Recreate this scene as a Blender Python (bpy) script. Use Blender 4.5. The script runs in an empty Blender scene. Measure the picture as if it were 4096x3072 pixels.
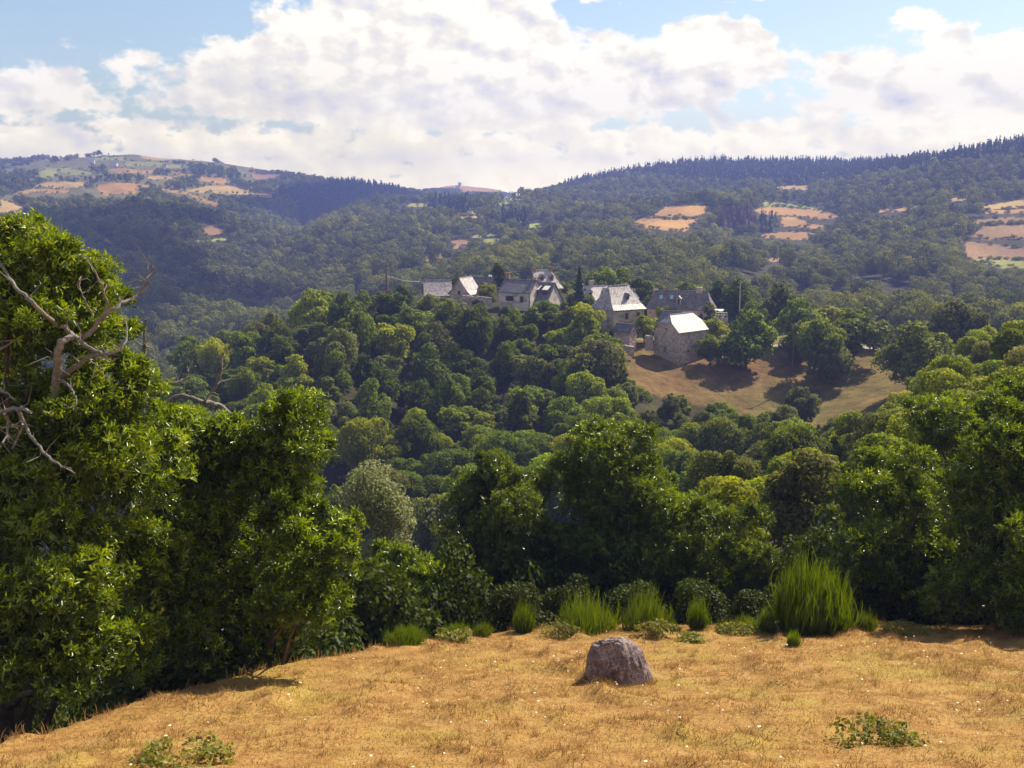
import bpy, math, random
import numpy as np
from mathutils import Vector, Matrix
from mathutils.bvhtree import BVHTree

R = math.radians
rng = np.random.default_rng(7)
random.seed(7)
scene = bpy.context.scene
COL = scene.collection

# ------------------------------------------------------------------ camera
F = 1098.0
PITCH = R(9.8)
CT, ST = math.cos(PITCH), math.sin(PITCH)
cam_d = bpy.data.cameras.new("camera")
cam = bpy.data.objects.new("camera", cam_d)
COL.objects.link(cam)
cam.location = (0, 0, 0)
cam.rotation_euler = (R(90) - PITCH, 0, 0)
cam_d.sensor_width = 36.0
cam_d.lens = 36.0 * F / 1024.0
cam_d.clip_start = 0.1
cam_d.clip_end = 40000
scene.camera = cam


def ray(px, py):
    a = (px - 512.0) / F
    b = (py - 384.0) / F
    y = CT - b * ST
    return a / y, -(ST + b * CT) / y          # x/y , z/y


def at(px, py, d):
    u, t = ray(px, py)
    return np.array([u * d, d, t * d])


def project(P):
    P = np.asarray(P, float)
    x, y, z = P[..., 0], P[..., 1], P[..., 2]
    dep = y * CT - z * ST
    up = y * ST + z * CT
    dep = np.where(dep < 0.1, 0.1, dep)
    return 512 + F * x / dep, 384 - F * up / dep


# ------------------------------------------------------------------ node helpers
class NT:
    def __init__(self, tree):
        self.t = tree
        self.n = tree.nodes
        self.l = tree.links

    def new(self, typ, **kw):
        n = self.n.new(typ)
        for k, v in kw.items():
            if k.startswith("_"):
                setattr(n, k[1:], v)
        return n

    def link(self, a, b):
        self.l.new(a, b)

    def val(self, sock, v):
        if isinstance(v, bpy.types.NodeSocket):
            self.link(v, sock)
        else:
            sock.default_value = v

    def math(self, op, a, b=0.0, c=0.0, clamp=False):
        n = self.n.new("ShaderNodeMath")
        n.operation = op
        n.use_clamp = clamp
        self.val(n.inputs[0], a)
        self.val(n.inputs[1], b)
        self.val(n.inputs[2], c)
        return n.outputs[0]

    def noise(self, vec, scale, detail=4, rough=0.55, lac=2.0, dist=0.0):
        n = self.n.new("ShaderNodeTexNoise")
        if vec is not None:
            self.link(vec, n.inputs["Vector"])
        n.inputs["Scale"].default_value = scale
        n.inputs["Detail"].default_value = detail
        n.inputs["Roughness"].default_value = rough
        n.inputs["Lacunarity"].default_value = lac
        n.inputs["Distortion"].default_value = dist
        return n.outputs["Fac"]

    def ramp(self, fac, stops, interp="LINEAR"):
        n = self.n.new("ShaderNodeValToRGB")
        n.color_ramp.interpolation = interp
        e = n.color_ramp.elements
        while len(e) < len(stops):
            e.new(0.5)
        for i, (p, c) in enumerate(stops):
            e[i].position = p
            e[i].color = (c[0], c[1], c[2], 1) if not np.isscalar(c) else (c, c, c, 1)
        self.link(fac, n.inputs["Fac"])
        return n.outputs["Color"]

    def mix(self, fac, a, b, blend="MIX"):
        n = self.n.new("ShaderNodeMix")
        n.data_type = "RGBA"
        n.blend_type = blend
        self.val(n.inputs[0], fac)
        for s, v in ((n.inputs[6], a), (n.inputs[7], b)):
            if isinstance(v, bpy.types.NodeSocket):
                self.link(v, s)
            else:
                s.default_value = (v[0], v[1], v[2], 1)
        return n.outputs[2]

    def pos(self):
        return self.n.new("ShaderNodeNewGeometry").outputs["Position"]

    def obj(self):
        return self.n.new("ShaderNodeTexCoord").outputs["Object"]

    def attr(self, name):
        n = self.n.new("ShaderNodeAttribute")
        n.attribute_name = name
        return n

    def maprange(self, v, a, b, c, d, smooth=False):
        n = self.n.new("ShaderNodeMapRange")
        if smooth:
            n.interpolation_type = "SMOOTHSTEP"
        self.val(n.inputs[0], v)
        for i, q in enumerate((a, b, c, d)):
            n.inputs[i + 1].default_value = q
        return n.outputs[0]

    def bump(self, h, strength, dist):
        n = self.n.new("ShaderNodeBump")
        n.inputs["Strength"].default_value = strength
        n.inputs["Distance"].default_value = dist
        self.link(h, n.inputs["Height"])
        return n.outputs["Normal"]


def new_mat(name):
    m = bpy.data.materials.new(name)
    m.use_nodes = True
    nt = NT(m.node_tree)
    p = m.node_tree.nodes["Principled BSDF"]
    p.inputs["Specular IOR Level"].default_value = 0.3
    p.inputs["Roughness"].default_value = 0.8
    return m, nt, p


def foliage_mat(name, col, yellow, rough=0.55, spec=0.35, transl=0.35, hue_var=0.012):
    """tint attribute 0..1 blends towards the yellowish colour of young and sunlit-looking leaves; Random varies each plant."""
    m, nt, p = new_mat(name)
    out = m.node_tree.nodes["Material Output"]
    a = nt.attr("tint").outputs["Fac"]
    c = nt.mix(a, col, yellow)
    oi = nt.n.new("ShaderNodeObjectInfo")
    hs = nt.n.new("ShaderNodeHueSaturation")
    nt.link(c, hs.inputs["Color"])
    nt.link(nt.maprange(oi.outputs["Random"], 0, 1, 0.5 - hue_var, 0.5 + hue_var), hs.inputs["Hue"])
    nt.link(nt.maprange(nt.math("FRACT", nt.math("MULTIPLY", oi.outputs["Random"], 17.3)), 0, 1, 0.75, 1.25), hs.inputs["Value"])
    hs.inputs["Saturation"].default_value = 1.0
    nt.link(hs.outputs["Color"], p.inputs["Base Color"])
    p.inputs["Roughness"].default_value = rough
    p.inputs["Specular IOR Level"].default_value = spec
    tr = nt.n.new("ShaderNodeBsdfTranslucent")
    hs2 = nt.n.new("ShaderNodeHueSaturation")
    hs2.inputs["Saturation"].default_value = 1.15
    hs2.inputs["Value"].default_value = 1.5
    hs2.inputs["Hue"].default_value = 0.485
    nt.link(hs.outputs["Color"], hs2.inputs["Color"])
    nt.link(hs2.outputs["Color"], tr.inputs["Color"])
    mx = nt.n.new("ShaderNodeMixShader")
    mx.inputs[0].default_value = transl
    nt.link(p.outputs[0], mx.inputs[1])
    nt.link(tr.outputs[0], mx.inputs[2])
    nt.link(mx.outputs[0], out.inputs["Surface"])
    return m


def plain_mat(name, col, rough=0.8, var=0.25, scale=3.0, bump=0.0, bscale=None, spec=0.25):
    m, nt, p = new_mat(name)
    n = nt.noise(nt.obj(), scale, 5, 0.6)
    lo = [c * (1 - var) for c in col]
    hi = [min(1, c * (1 + var)) for c in col]
    nt.link(nt.ramp(n, [(0.3, lo), (0.7, hi)]), p.inputs["Base Color"])
    p.inputs["Roughness"].default_value = rough
    p.inputs["Specular IOR Level"].default_value = spec
    if bump:
        nt.link(nt.bump(nt.noise(nt.obj(), bscale or scale * 4, 6, 0.65), bump, 0.05), p.inputs["Normal"])
    return m


# ------------------------------------------------------------------ mesh helpers
def mesh_np(name, verts, faces, tint=None, mats=(), fmat=None, smooth=False):
    """faces: (n,k) array, or list of such arrays (different k)."""
    fl = faces if isinstance(faces, list) else [faces]
    fl = [np.asarray(f, np.int32) for f in fl if len(f)]
    me = bpy.data.meshes.new(name)
    v = np.asarray(verts, np.float32)
    me.vertices.add(len(v))
    me.vertices.foreach_set("co", v.ravel())
    nl = sum(f.size for f in fl)
    nf = sum(len(f) for f in fl)
    me.loops.add(nl)
    me.polygons.add(nf)
    me.loops.foreach_set("vertex_index", np.concatenate([f.ravel() for f in fl]))
    tot = np.concatenate([np.full(len(f), f.shape[1], np.int32) for f in fl])
    st = np.concatenate([[0], np.cumsum(tot)[:-1]]).astype(np.int32)
    me.polygons.foreach_set("loop_start", st)
    me.polygons.foreach_set("loop_total", tot)
    if fmat is not None:
        me.polygons.foreach_set("material_index", np.asarray(fmat, np.int32))
    if smooth:
        me.polygons.foreach_set("use_smooth", np.ones(nf, bool))
    for m in mats:
        me.materials.append(m)
    if tint is not None:
        at_ = me.attributes.new("tint", "FLOAT", "POINT")
        at_.data.foreach_set("value", np.asarray(tint, np.float32))
    me.update(calc_edges=True)
    return me


def link(name, me, parent=None, loc=None):
    o = bpy.data.objects.new(name, me)
    COL.objects.link(o)
    if parent is not None:
        o.parent = parent
    if loc is not None:
        o.location = loc
    return o


def empty(name, loc=(0, 0, 0), rz=0.0, sc=1.0):
    o = bpy.data.objects.new(name, None)
    o.empty_display_size = 0.3
    COL.objects.link(o)
    o.location = loc
    o.rotation_euler = (0, 0, rz)
    o.scale = (sc, sc, sc) if np.isscalar(sc) else sc
    return o


def tag(o, label=None, cat=None, group=None, kind=None):
    if label:
        o["label"] = label
    if cat:
        o["category"] = cat
    if group:
        o["group"] = group
    if kind:
        o["kind"] = kind
    return o


class MB:
    """collects shapes, builds ONE mesh object"""
    def __init__(self):
        self.v = []
        self.f = []
        self.n = 0

    def add(self, verts, faces):
        self.v += [tuple(map(float, p)) for p in verts]
        self.f += [tuple(i + self.n for i in f) for f in faces]
        self.n += len(verts)

    def box(self, x0, x1, y0, y1, z0, z1):
        self.add([(x0, y0, z0), (x1, y0, z0), (x1, y1, z0), (x0, y1, z0), (x0, y0, z1), (x1, y0, z1), (x1, y1, z1), (x0, y1, z1)],
                 [(0, 3, 2, 1), (4, 5, 6, 7), (0, 1, 5, 4), (1, 2, 6, 5), (2, 3, 7, 6), (3, 0, 4, 7)])

    def tube(self, pts, rad, sides=6, cap=True):
        pts = [np.array(p, float) for p in pts]
        n = len(pts)
        rad = list(rad) if not np.isscalar(rad) else [rad] * n
        vs = []
        up0 = None
        for i, p in enumerate(pts):
            t = pts[min(i + 1, n - 1)] - pts[max(i - 1, 0)]
            t = t / (np.linalg.norm(t) + 1e-9)
            if up0 is None:
                up0 = np.array([1, 0, 0.0]) if abs(t[2]) > 0.7 else np.array([0, 0, 1.0])
            a = np.cross(t, up0)
            a /= np.linalg.norm(a) + 1e-9
            b = np.cross(t, a)
            up0 = np.cross(a, t)
            for k in range(sides):
                th = 2 * math.pi * k / sides
                vs.append(p + rad[i] * (math.cos(th) * a + math.sin(th) * b))
        fs = []
        for i in range(n - 1):
            for k in range(sides):
                k2 = (k + 1) % sides
                fs.append((i * sides + k, i * sides + k2, (i + 1) * sides + k2, (i + 1) * sides + k))
        if cap:
            fs.append(tuple(range(sides)))
            fs.append(tuple(range((n - 1) * sides, n * sides))[::-1])
        self.add(vs, fs)

    def mesh(self, name, mat, smooth=False):
        me = bpy.data.meshes.new(name)
        me.from_pydata(self.v, [], self.f)
        if mat:
            me.materials.append(mat)
        if smooth:
            for p in me.polygons:
                p.use_smooth = True
        me.update()
        return me

    def build(self, name, mat, parent=None, smooth=False, loc=None):
        return link(name, self.mesh(name, mat, smooth), parent, loc)


def fbm2(x, y, seed=0, octaves=4, base=1.0):
    """cheap value noise on arrays"""
    x = np.asarray(x, float)
    y = np.asarray(y, float)
    out = np.zeros(np.broadcast(x, y).shape)
    amp, fr = 1.0, base
    for o in range(octaves):
        xi, yi = np.floor(x * fr), np.floor(y * fr)
        xf, yf = x * fr - xi, y * fr - yi
        xf = xf * xf * (3 - 2 * xf)
        yf = yf * yf * (3 - 2 * yf)

        def h(i, j):
            s = np.sin(i * 127.1 + j * 311.7 + seed * 74.7 + o * 19.19) * 43758.5453
            return s - np.floor(s)
        v = (h(xi, yi) * (1 - xf) + h(xi + 1, yi) * xf) * (1 - yf) + (h(xi, yi + 1) * (1 - xf) + h(xi + 1, yi + 1) * xf) * yf
        out += amp * (v - 0.5)
        amp *= 0.5
        fr *= 2.03
    return out


def in_poly(px, py, poly):
    px = np.asarray(px)
    py = np.asarray(py)
    c = np.zeros(px.shape, bool)
    n = len(poly)
    for i in range(n):
        x0, y0 = poly[i]
        x1, y1 = poly[(i + 1) % n]
        if y0 == y1:
            continue
        m = ((y0 > py) != (y1 > py)) & (px < (x1 - x0) * (py - y0) / (y1 - y0) + x0)
        c ^= m
    return c


# ------------------------------------------------------------------ meadow height
EDGE = np.array([(-60, -75), (-30, -28), (-20, -12), (-12, 6), (-9.3, 12.8), (-8.1, 16), (-7.1, 19.4), (-5, 24.2), (-3, 27.2), (0, 29.6), (2.5, 30.6),
                 (8, 31.0), (14, 31.2), (30, 30.5), (60, 28)], float)


def edge_y(x):
    return np.interp(x, EDGE[:, 0], EDGE[:, 1])


def meadow_z(x, y):
    x = np.asarray(x, float)
    y = np.asarray(y, float)
    far = -(4 + 0.28 * y)
    near = -1.65 - 0.47 * y + 0.0 * x
    # smooth maximum depth between the bank the camera stands on and the open slope
    k = 1.2
    h = np.clip(0.5 + 0.5 * (near - far) / k, 0, 1)
    z = far * (1 - h) + near * h + k * h * (1 - h)
    z = np.where(y < 0, -1.65 - 0.12 * y, z)
    dist = np.maximum(0, y - edge_y(x))
    z = z - 5.0 * (1 - np.exp(-dist / 9.0))
    z = z + 0.16 * fbm2(x, y, 3, 3, 0.13) + 0.05 * fbm2(x, y, 5, 3, 0.9)
    return z


# ------------------------------------------------------------------ hills height field
def Z(dep_py, d, px=512):
    return d * ray(px, dep_py)[1]


TREE = 7.0
# px -> near list [(d, z)] then far list [(d, py)] (py of the wooded surface as seen)
COLS = {
    -350: ([(34, -20), (60, -23), (100, -40), (160, -58), (260, -75), (400, -78)],
           [(520, 320), (900, 245), (1300, 195), (1700, 185), (2300, 165)]),
    0: ([(34, -20), (60, -23), (100, -40), (160, -58), (260, -75), (400, -75)],
        [(520, 320), (800, 255), (1300, 196), (1500, 188), (1900, 170), (2300, 158)]),
    70: ([(34, -20), (60, -24), (100, -41), (160, -58), (260, -73), (400, -72)],
         [(520, 318), (800, 255), (1250, 196), (1500, 186), (1900, 169), (2350, 153)]),
    140: ([(34, -20), (60, -24), (100, -42), (155, -52), (228, -42), (285, -62), (400, -70)],
          [(520, 318), (850, 245), (1250, 197), (1450, 187), (1900, 168), (2400, 150)]),
    200: ([(34, -20), (60, -25), (100, -42), (150, -51), (230, -38), (285, -60), (400, -68)],
          [(520, 316), (850, 252), (1150, 215), (1400, 196), (1800, 178), (2350, 156)]),
    240: ([(34, -20), (60, -25), (100, -42), (142, -49), (232, -34.2), (300, -60), (420, -68)],
          [(560, 308), (800, 268), (1150, 222), (1400, 202), (1800, 183), (2300, 161)]),
    280: ([(34, -20), (60, -25), (100, -42), (135, -47), (235, -32.3), (305, -58), (420, -66)],
          [(580, 300), (760, 262), (900, 250), (1150, 235), (1500, 203), (2000, 180), (2250, 167)]),
    300: ([(34, -20), (60, -25), (100, -42), (135, -47), (237, -31.3), (310, -58), (420, -66)],
          [(580, 297), (880, 236), (1000, 247), (1250, 233), (1600, 200), (2000, 182), (2200, 170)]),
    330: ([(34, -20), (60, -25), (100, -42), (138, -46), (242, -29.8), (310, -57), (420, -64)],
          [(560, 300), (1020, 214), (1200, 226), (1450, 213), (1800, 192), (2150, 174)]),
    365: ([(34, -20), (60, -25), (100, -42), (140, -46), (250, -28.6), (320, -56), (420, -63)],
          [(550, 300), (1150, 199), (1350, 212), (1650, 200), (2100, 180)]),
    400: ([(34, -20), (60, -25), (100, -42), (140, -46), (200, -38.5), (255, -28.2), (275, -28), (330, -55), (430, -58)],
          [(520, 295), (850, 240), (1200, 193), (1450, 208), (1750, 197), (2050, 186), (2600, 192)]),
    450: ([(34, -20), (60, -25), (100, -42), (140, -46), (200, -38.5), (262, -26.2), (295, -25), (350, -50), (440, -54)],
          [(560, 272), (900, 230), (1200, 198), (1300, 194), (1600, 206), (2200, 196), (2850, 181), (3100, 187)]),
    500: ([(34, -20), (60, -25), (100, -42), (140, -45), (200, -38.2), (255, -26.2), (295, -24.8), (350, -48), (440, -52)],
          [(560, 265), (900, 226), (1150, 205), (1300, 194), (1600, 204), (2200, 197), (2850, 187), (3100, 191)]),
    560: ([(34, -20), (60, -25), (100, -42), (140, -45), (200, -38), (250, -27), (295, -24.8), (350, -45), (450, -48)],
          [(600, 255), (850, 226), (1100, 205), (1250, 197), (1700, 180), (2100, 184)]),
    600: ([(34, -20), (60, -24), (100, -40), (130, -43), (180, -39), (235, -30), (285, -27.5), (340, -43), (440, -46)],
          [(580, 258), (850, 226), (1100, 203), (1250, 200), (1750, 168), (2100, 175)]),
    640: ([(34, -20), (60, -23), (95, -37), (130, -41), (180, -39), (230, -31.7), (262, -29), (300, -30.5), (350, -42), (440, -46)],
          [(560, 262), (800, 228), (950, 209), (1150, 206), (1300, 196), (1800, 161), (2100, 170)]),
    680: ([(34, -20), (60, -22), (90, -34), (125, -42), (170, -42.5), (206, -38.2), (228, -32.3), (262, -29.4), (300, -32), (350, -42), (430, -46)],
          [(520, 270), (800, 225), (950, 198), (1150, 204), (1350, 190), (1800, 161), (2100, 170)]),
    720: ([(34, -20), (60, -21), (90, -32), (120, -40), (165, -43), (206, -39), (235, -32.2), (262, -30.5), (300, -34), (350, -43), (430, -47)],
          [(500, 278), (800, 224), (980, 193), (1150, 200), (1350, 188), (1800, 160), (2100, 170)]),
    760: ([(34, -18.5), (60, -20.5), (90, -29.5), (120, -38), (165, -43), (204, -40.6), (236, -32.9), (262, -32), (300, -38), (420, -48)],
          [(480, 288), (700, 240), (900, 214), (1000, 196), (1200, 190), (1400, 184), (1800, 160), (2100, 170)]),
    820: ([(34, -18.5), (60, -21), (90, -27.5), (125, -38), (165, -42), (204, -40.6), (240, -33.8), (262, -33), (310, -42), (420, -48)],
          [(470, 300), (620, 258), (800, 222), (950, 205), (1100, 192), (1350, 178), (1750, 162), (2100, 172)]),
    890: ([(34, -18.5), (60, -20.5), (90, -24), (120, -31), (165, -37), (210, -37), (235, -34), (262, -34), (310, -44), (420, -47)],
          [(450, 316), (600, 265), (750, 225), (850, 207), (1000, 192), (1250, 164), (1650, 158), (2100, 172)]),
    950: ([(34, -18.5), (60, -20.5), (100, -22), (140, -28), (180, -33), (240, -34), (300, -43), (420, -47)],
          [(450, 318), (600, 265), (700, 235), (820, 202), (950, 183), (1200, 152), (1500, 165)]),
    1024: ([(34, -18.5), (60, -19.5), (100, -18.5), (140, -23), (200, -30), (240, -33), (300, -42), (420, -47)],
           [(450, 318), (560, 278), (680, 240), (820, 198), (950, 180), (1200, 137), (1500, 150)]),
    1400: ([(34, -18.5), (60, -18), (100, -13), (140, -16), (200, -24), (260, -34), (320, -40), (420, -46)],
           [(480, 310), (700, 235), (950, 165), (1200, 130), (1500, 140)]),
}
NR, NU = 640, 900
d_rows = np.exp(np.linspace(math.log(34.0), math.log(3400.0), NR))
u_cols = np.concatenate([np.linspace(-1.3, -0.52, 90, endpoint=False), np.linspace(-0.52, 0.52, NU - 180), np.linspace(0.525, 1.3, 90)])
NU = len(u_cols)
ckeys = sorted(COLS)
cu = np.array([ray(k, 300)[0] for k in ckeys])
prof = []
for k in ckeys:
    near, far = COLS[k]
    ds = [p[0] for p in near] + [p[0] for p in far]
    zs = [p[1] for p in near] + [p[0] * ray(k, p[1])[1] - TREE for p in far]
    last = ds[-1]
    ds += [last * 1.25, 4000]
    zs += [zs[-1] - 45, zs[-1] - 90]
    prof.append(np.interp(np.log(d_rows), np.log(ds), zs))
prof = np.array(prof)                     # cols x rows
ZG = np.empty((NR, NU))
for i in range(NR):
    ZG[i] = np.interp(u_cols, cu, prof[:, i])


def smooth(a, n, axis):
    k = np.hanning(2 * n + 3)[1:-1]
    k /= k.sum()
    pad = [(0, 0), (0, 0)]
    pad[axis] = (n, n)
    ap = np.pad(a, pad, mode="edge")
    return np.apply_along_axis(lambda m: np.convolve(m, k, "valid"), axis, ap)


ZG = smooth(ZG, 6, 0)
ZG = smooth(ZG, 16, 1)
YG = np.repeat(d_rows[:, None], NU, 1)
XG = YG * u_cols[None, :]
wob = np.clip((YG - 60) / 400, 0, 1)
ZG = ZG + fbm2(XG, YG, 11, 4, 1 / 170.0) * 9 * wob * np.clip(1.3 - np.abs(YG - 240) / 60.0, 0, 1) * 0.15
far_w = np.clip((YG - 430) / 250, 0, 1)
ZG = ZG + far_w * fbm2(XG, YG, 12, 3, 1 / 260.0) * np.interp(YG, [400, 700, 1100, 1500, 6000], [5, 10, 7, 3.5, 6]) + far_w * fbm2(XG * 2.2, YG * 0.6, 13, 2, 1 / 420.0) * 9
# spurs and ravines running down the far slopes
def ridged(s_, t_, seed):
    n_ = fbm2(s_, t_, seed, 3, 1.0)
    return 1.0 - np.abs(n_) * 3.2


side = np.clip((XG / YG + 0.21) / 0.08, 0, 1)            # 0 on the left mountain, 1 on the middle and right hills
sL = (XG + 0.55 * YG) / 190.0
sR = (XG - 0.45 * YG) / 210.0
amp_ = np.interp(YG, [430, 560, 1000, 1250, 1500, 6000], [0, 13, 15, 9, 4, 4])
ZG = ZG + amp_ * ((1 - side) * ridged(sL, YG / 900.0, 14) + side * ridged(sR, YG / 900.0, 15) - 0.45)
HV = np.stack([XG, YG, ZG], -1).reshape(-1, 3)


def hz(x, y):
    """height of the hills at x, y (arrays)"""
    x = np.asarray(x, float)
    y = np.asarray(y, float)
    u = np.clip(x / y, u_cols[0], u_cols[-1] - 1e-6)
    r = np.clip((np.log(y) - math.log(34.0)) / (math.log(3400.0) - math.log(34.0)) * (NR - 1), 0, NR - 1.001)
    i = r.astype(int)
    j = np.clip(np.searchsorted(u_cols, u, "right") - 1, 0, NU - 2)
    fr = r - i
    fu = (u - u_cols[j]) / (u_cols[j + 1] - u_cols[j])
    return (ZG[i, j] * (1 - fu) + ZG[i, j + 1] * fu) * (1 - fr) + (ZG[i + 1, j] * (1 - fu) + ZG[i + 1, j + 1] * fu) * fr


def ground(x, y):
    x = np.asarray(x, float)
    y = np.asarray(y, float)
    return np.where(y < 44, np.maximum(meadow_z(x, y), hz(x, np.maximum(y, 35))), hz(x, np.maximum(y, 35)))


# ------------------------------------------------------------------ fields on the hills (real land cover, by land parcel)
def z3(pts):
    return [(x * 0.11574, 137.5 + y * 0.11574) for x, y in pts]


def z4(pts):
    return [((1000 + x / 2.011) / 4, (600 + y / 2.011) / 4) for x, y in pts]


def z5(pts):
    return [((2000 + x / 2.011) / 4, (550 + y / 2.011) / 4) for x, y in pts]


def z6(pts):
    return [((3000 + x / 2.018) / 4, (500 + y / 2.018) / 4) for x, y in pts]


def zf(pts):
    return [(x / 2.16, y / 2.16) for x, y in pts]


ORG, TAN, GRN, PUR, LIM = (0.47, 0.265, 0.085), (0.50, 0.34, 0.12), (0.32, 0.32, 0.08), (0.33, 0.20, 0.10), (0.30, 0.38, 0.06)
FIELDS = [
    (z3([(1220, 140), (1480, 150), (1700, 180), (1850, 195), (1800, 210), (1500, 190), (1290, 200), (1220, 170)]), TAN),
    (z3([(810, 175), (1080, 170), (1090, 195), (820, 200)]), GRN),
    (z3([(1090, 205), (1380, 215), (1570, 245), (1570, 265), (1240, 245), (1060, 250)]), GRN),
    (z3([(930, 285), (1000, 262), (1340, 290), (1290, 310), (1040, 305)]), ORG),
    (z3([(1480, 292), (1700, 330), (1500, 325)]), ORG),
    (z3([(1270, 340), (1350, 325), (1530, 340), (1520, 362), (1300, 355)]), TAN),
    (z3([(330, 310), (420, 258), (600, 265), (880, 315), (870, 325), (690, 318), (640, 330), (500, 290), (440, 360), (350, 335)]), GRN),
    (z3([(310, 410), (420, 380), (730, 388), (730, 430), (560, 440), (300, 425)]), TAN),
    (z3([(100, 485), (290, 440), (590, 455), (590, 480), (400, 478), (250, 485)]), ORG),
    (z3([(830, 410), (950, 385), (1130, 390), (1400, 430), (1190, 430), (1170, 490), (1060, 490), (900, 505), (850, 450)]), ORG),
    (z3([(1390, 435), (1600, 470), (1880, 565), (1880, 600), (1800, 570), (1620, 490), (1430, 465)]), ORG),
    (z3([(1730, 340), (1940, 352), (1980, 400), (1880, 410), (1850, 390), (1740, 375)]), ORG),
    (z3([(1600, 465), (1800, 415), (2000, 415), (2210, 490), (2210, 502), (1950, 485), (1780, 480)]), TAN),
    (z3([(1760, 735), (1940, 800), (1940, 850), (1760, 840)]), PUR),
    (z3([(1700, 890), (1970, 860), (1970, 890), (1720, 900)]), GRN),
    (z3([(830, 835), (870, 840), (960, 900), (1050, 950), (980, 935), (900, 890)]), ORG),
    (z3([(0, 530), (200, 600), (200, 640), (0, 660)]), TAN),
    (z4([(0, 340), (170, 355), (190, 385), (0, 368)]), ORG),
    (z4([(0, 110), (270, 140), (270, 160), (0, 150)]), PUR),
    (z4([(0, 190), (240, 195), (200, 225), (20, 245)]), PUR),
    (z4([(1300, 288), (1480, 283), (1500, 300), (1350, 312)]), TAN),
    (z4([(1500, 272), (1680, 282), (1650, 307), (1500, 302)]), ORG),
    (z4([(1720, 275), (1830, 275), (2110, 308), (2080, 337), (1700, 332), (1680, 298)]), ORG),
    (z4([(1240, 460), (1290, 430), (1450, 428), (1430, 448), (1270, 452)]), GRN),
    (z4([(1760, 488), (1840, 485), (1840, 508), (1770, 508)]), GRN),
    (z4([(1660, 540), (1880, 526), (1880, 548), (1680, 554)]), TAN),
    (z4([(1970, 430), (2080, 413), (2080, 432), (1990, 448)]), LIM),
    (z4([(1620, 720), (1760, 712), (1740, 780), (1640, 800)]), PUR),
    (z4([(1400, 838), (1540, 838), (1545, 872), (1440, 882), (1420, 908)]), ORG),
    (z4([(1760, 688), (1980, 665), (1980, 692), (1780, 702)]), GRN),
    (z4([(1850, 710), (2020, 710), (1960, 762), (1900, 745)]), GRN),
    (z5([(1330, 560), (1500, 545), (1690, 550), (1640, 610), (1560, 640), (1210, 640)]), ORG),
    (z5([(1050, 680), (1150, 650), (1450, 660), (1590, 655), (1570, 690), (1480, 752), (1200, 738), (1100, 705)]), ORG),
    (z5([(240, 688), (350, 688), (330, 722), (240, 738)]), LIM),
    (z5([(30, 480), (170, 478), (170, 500), (30, 505)]), LIM),
    (z6([(200, 500), (350, 488), (460, 488), (460, 522), (240, 522)]), TAN),
    (z6([(100, 622), (280, 628), (400, 652), (570, 668), (560, 682), (260, 652), (100, 648)]), LIM),
    (z6([(40, 680), (150, 655), (600, 690), (720, 730), (650, 760), (590, 772), (440, 745), (360, 730), (100, 720)]), ORG),
    (z6([(250, 740), (370, 745), (470, 790), (590, 810), (590, 850), (420, 820), (250, 820)]), ORG),
    (z6([(70, 885), (250, 860), (440, 860), (590, 870), (480, 890), (460, 935), (120, 905)]), ORG),
    (z6([(940, 690), (1360, 658), (1350, 682), (1100, 708), (960, 702)]), ORG),
    (z6([(1620, 588), (1750, 583), (1740, 612), (1620, 617)]), TAN),
    (z6([(1880, 655), (2400, 570), (2400, 660), (1880, 690)]), TAN),
    (z6([(1850, 720), (1900, 695), (2400, 670), (2400, 700)]), ORG),
    (z6([(1780, 790), (1850, 755), (2400, 740), (2400, 790), (1870, 800)]), PUR),
    (z6([(1790, 900), (1870, 815), (2400, 795), (2400, 920), (1900, 920)]), PUR),
    (z6([(1730, 930), (1900, 960), (2400, 1020), (2400, 1090), (1960, 1090), (1750, 1080)]), PUR),
    (z6([(1760, 1085), (2400, 1080), (2400, 1150), (2050, 1160)]), GRN),
    (z6([(100, 1110), (180, 1060), (340, 1075), (340, 1110)]), PUR),
]
PASTURE = zf([(1300, 735), (1345, 733), (1430, 735), (1560, 745), (1650, 733), (1800, 748), (1900, 760), (2000, 775), (2010, 800), (1930, 830), (1850, 860),
              (1760, 900), (1700, 905), (1640, 890), (1560, 860), (1440, 845), (1370, 825), (1330, 785)])
PASTURE_G = zf([(1270, 725), (1345, 733), (1430, 735), (1560, 745), (1650, 733), (1800, 748), (1900, 760), (2060, 770), (2080, 800), (2010, 850), (1930, 885), (1800, 930), (1700, 930), (1600, 895), (1440, 860), (1340, 840), (1270, 800)])
LAWN = zf([(1640, 700), (1665, 690), (1725, 692), (1730, 712), (1690, 722), (1650, 722)])
YARD = zf([(1290, 715), (1330, 700), (1440, 690), (1450, 735), (1300, 740)])
PLATEAU = zf([(1490, 640), (1700, 690), (1860, 715), (1980, 725), (2100, 735), (2110, 765), (2000, 775), (1800, 750), (1560, 750), (1500, 720)])

ppx, ppy = project(HV)
dd = HV[:, 1]
gc = np.empty((len(HV), 3))
nz1 = fbm2(HV[:, 0], HV[:, 1], 21, 4, 1 / 9.0)[:, None]
gc[:] = np.array([0.055, 0.05, 0.022]) * (1 + 0.7 * nz1)
scr = (ppx < 255) & (ppy < 205) & (dd > 1150)
gc[scr] = np.array([0.19, 0.175, 0.07]) * (1 + 0.5 * nz1[scr])
fieldmask = np.zeros(len(HV))
jx = ppx + 1.2 * fbm2(HV[:, 0], HV[:, 1], 31, 3, 1 / 25.0)
jy = ppy + 1.2 * fbm2(HV[:, 0], HV[:, 1], 32, 3, 1 / 25.0)
for poly, c in FIELDS:
    m = in_poly(jx, jy, poly) & (dd > 400)
    nzf = fbm2(HV[m, 0], HV[m, 1], 41, 4, 1 / 30.0)[:, None]
    gc[m] = np.array(c) * (1 + 0.35 * nzf)
    fieldmask[m] = 1
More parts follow.
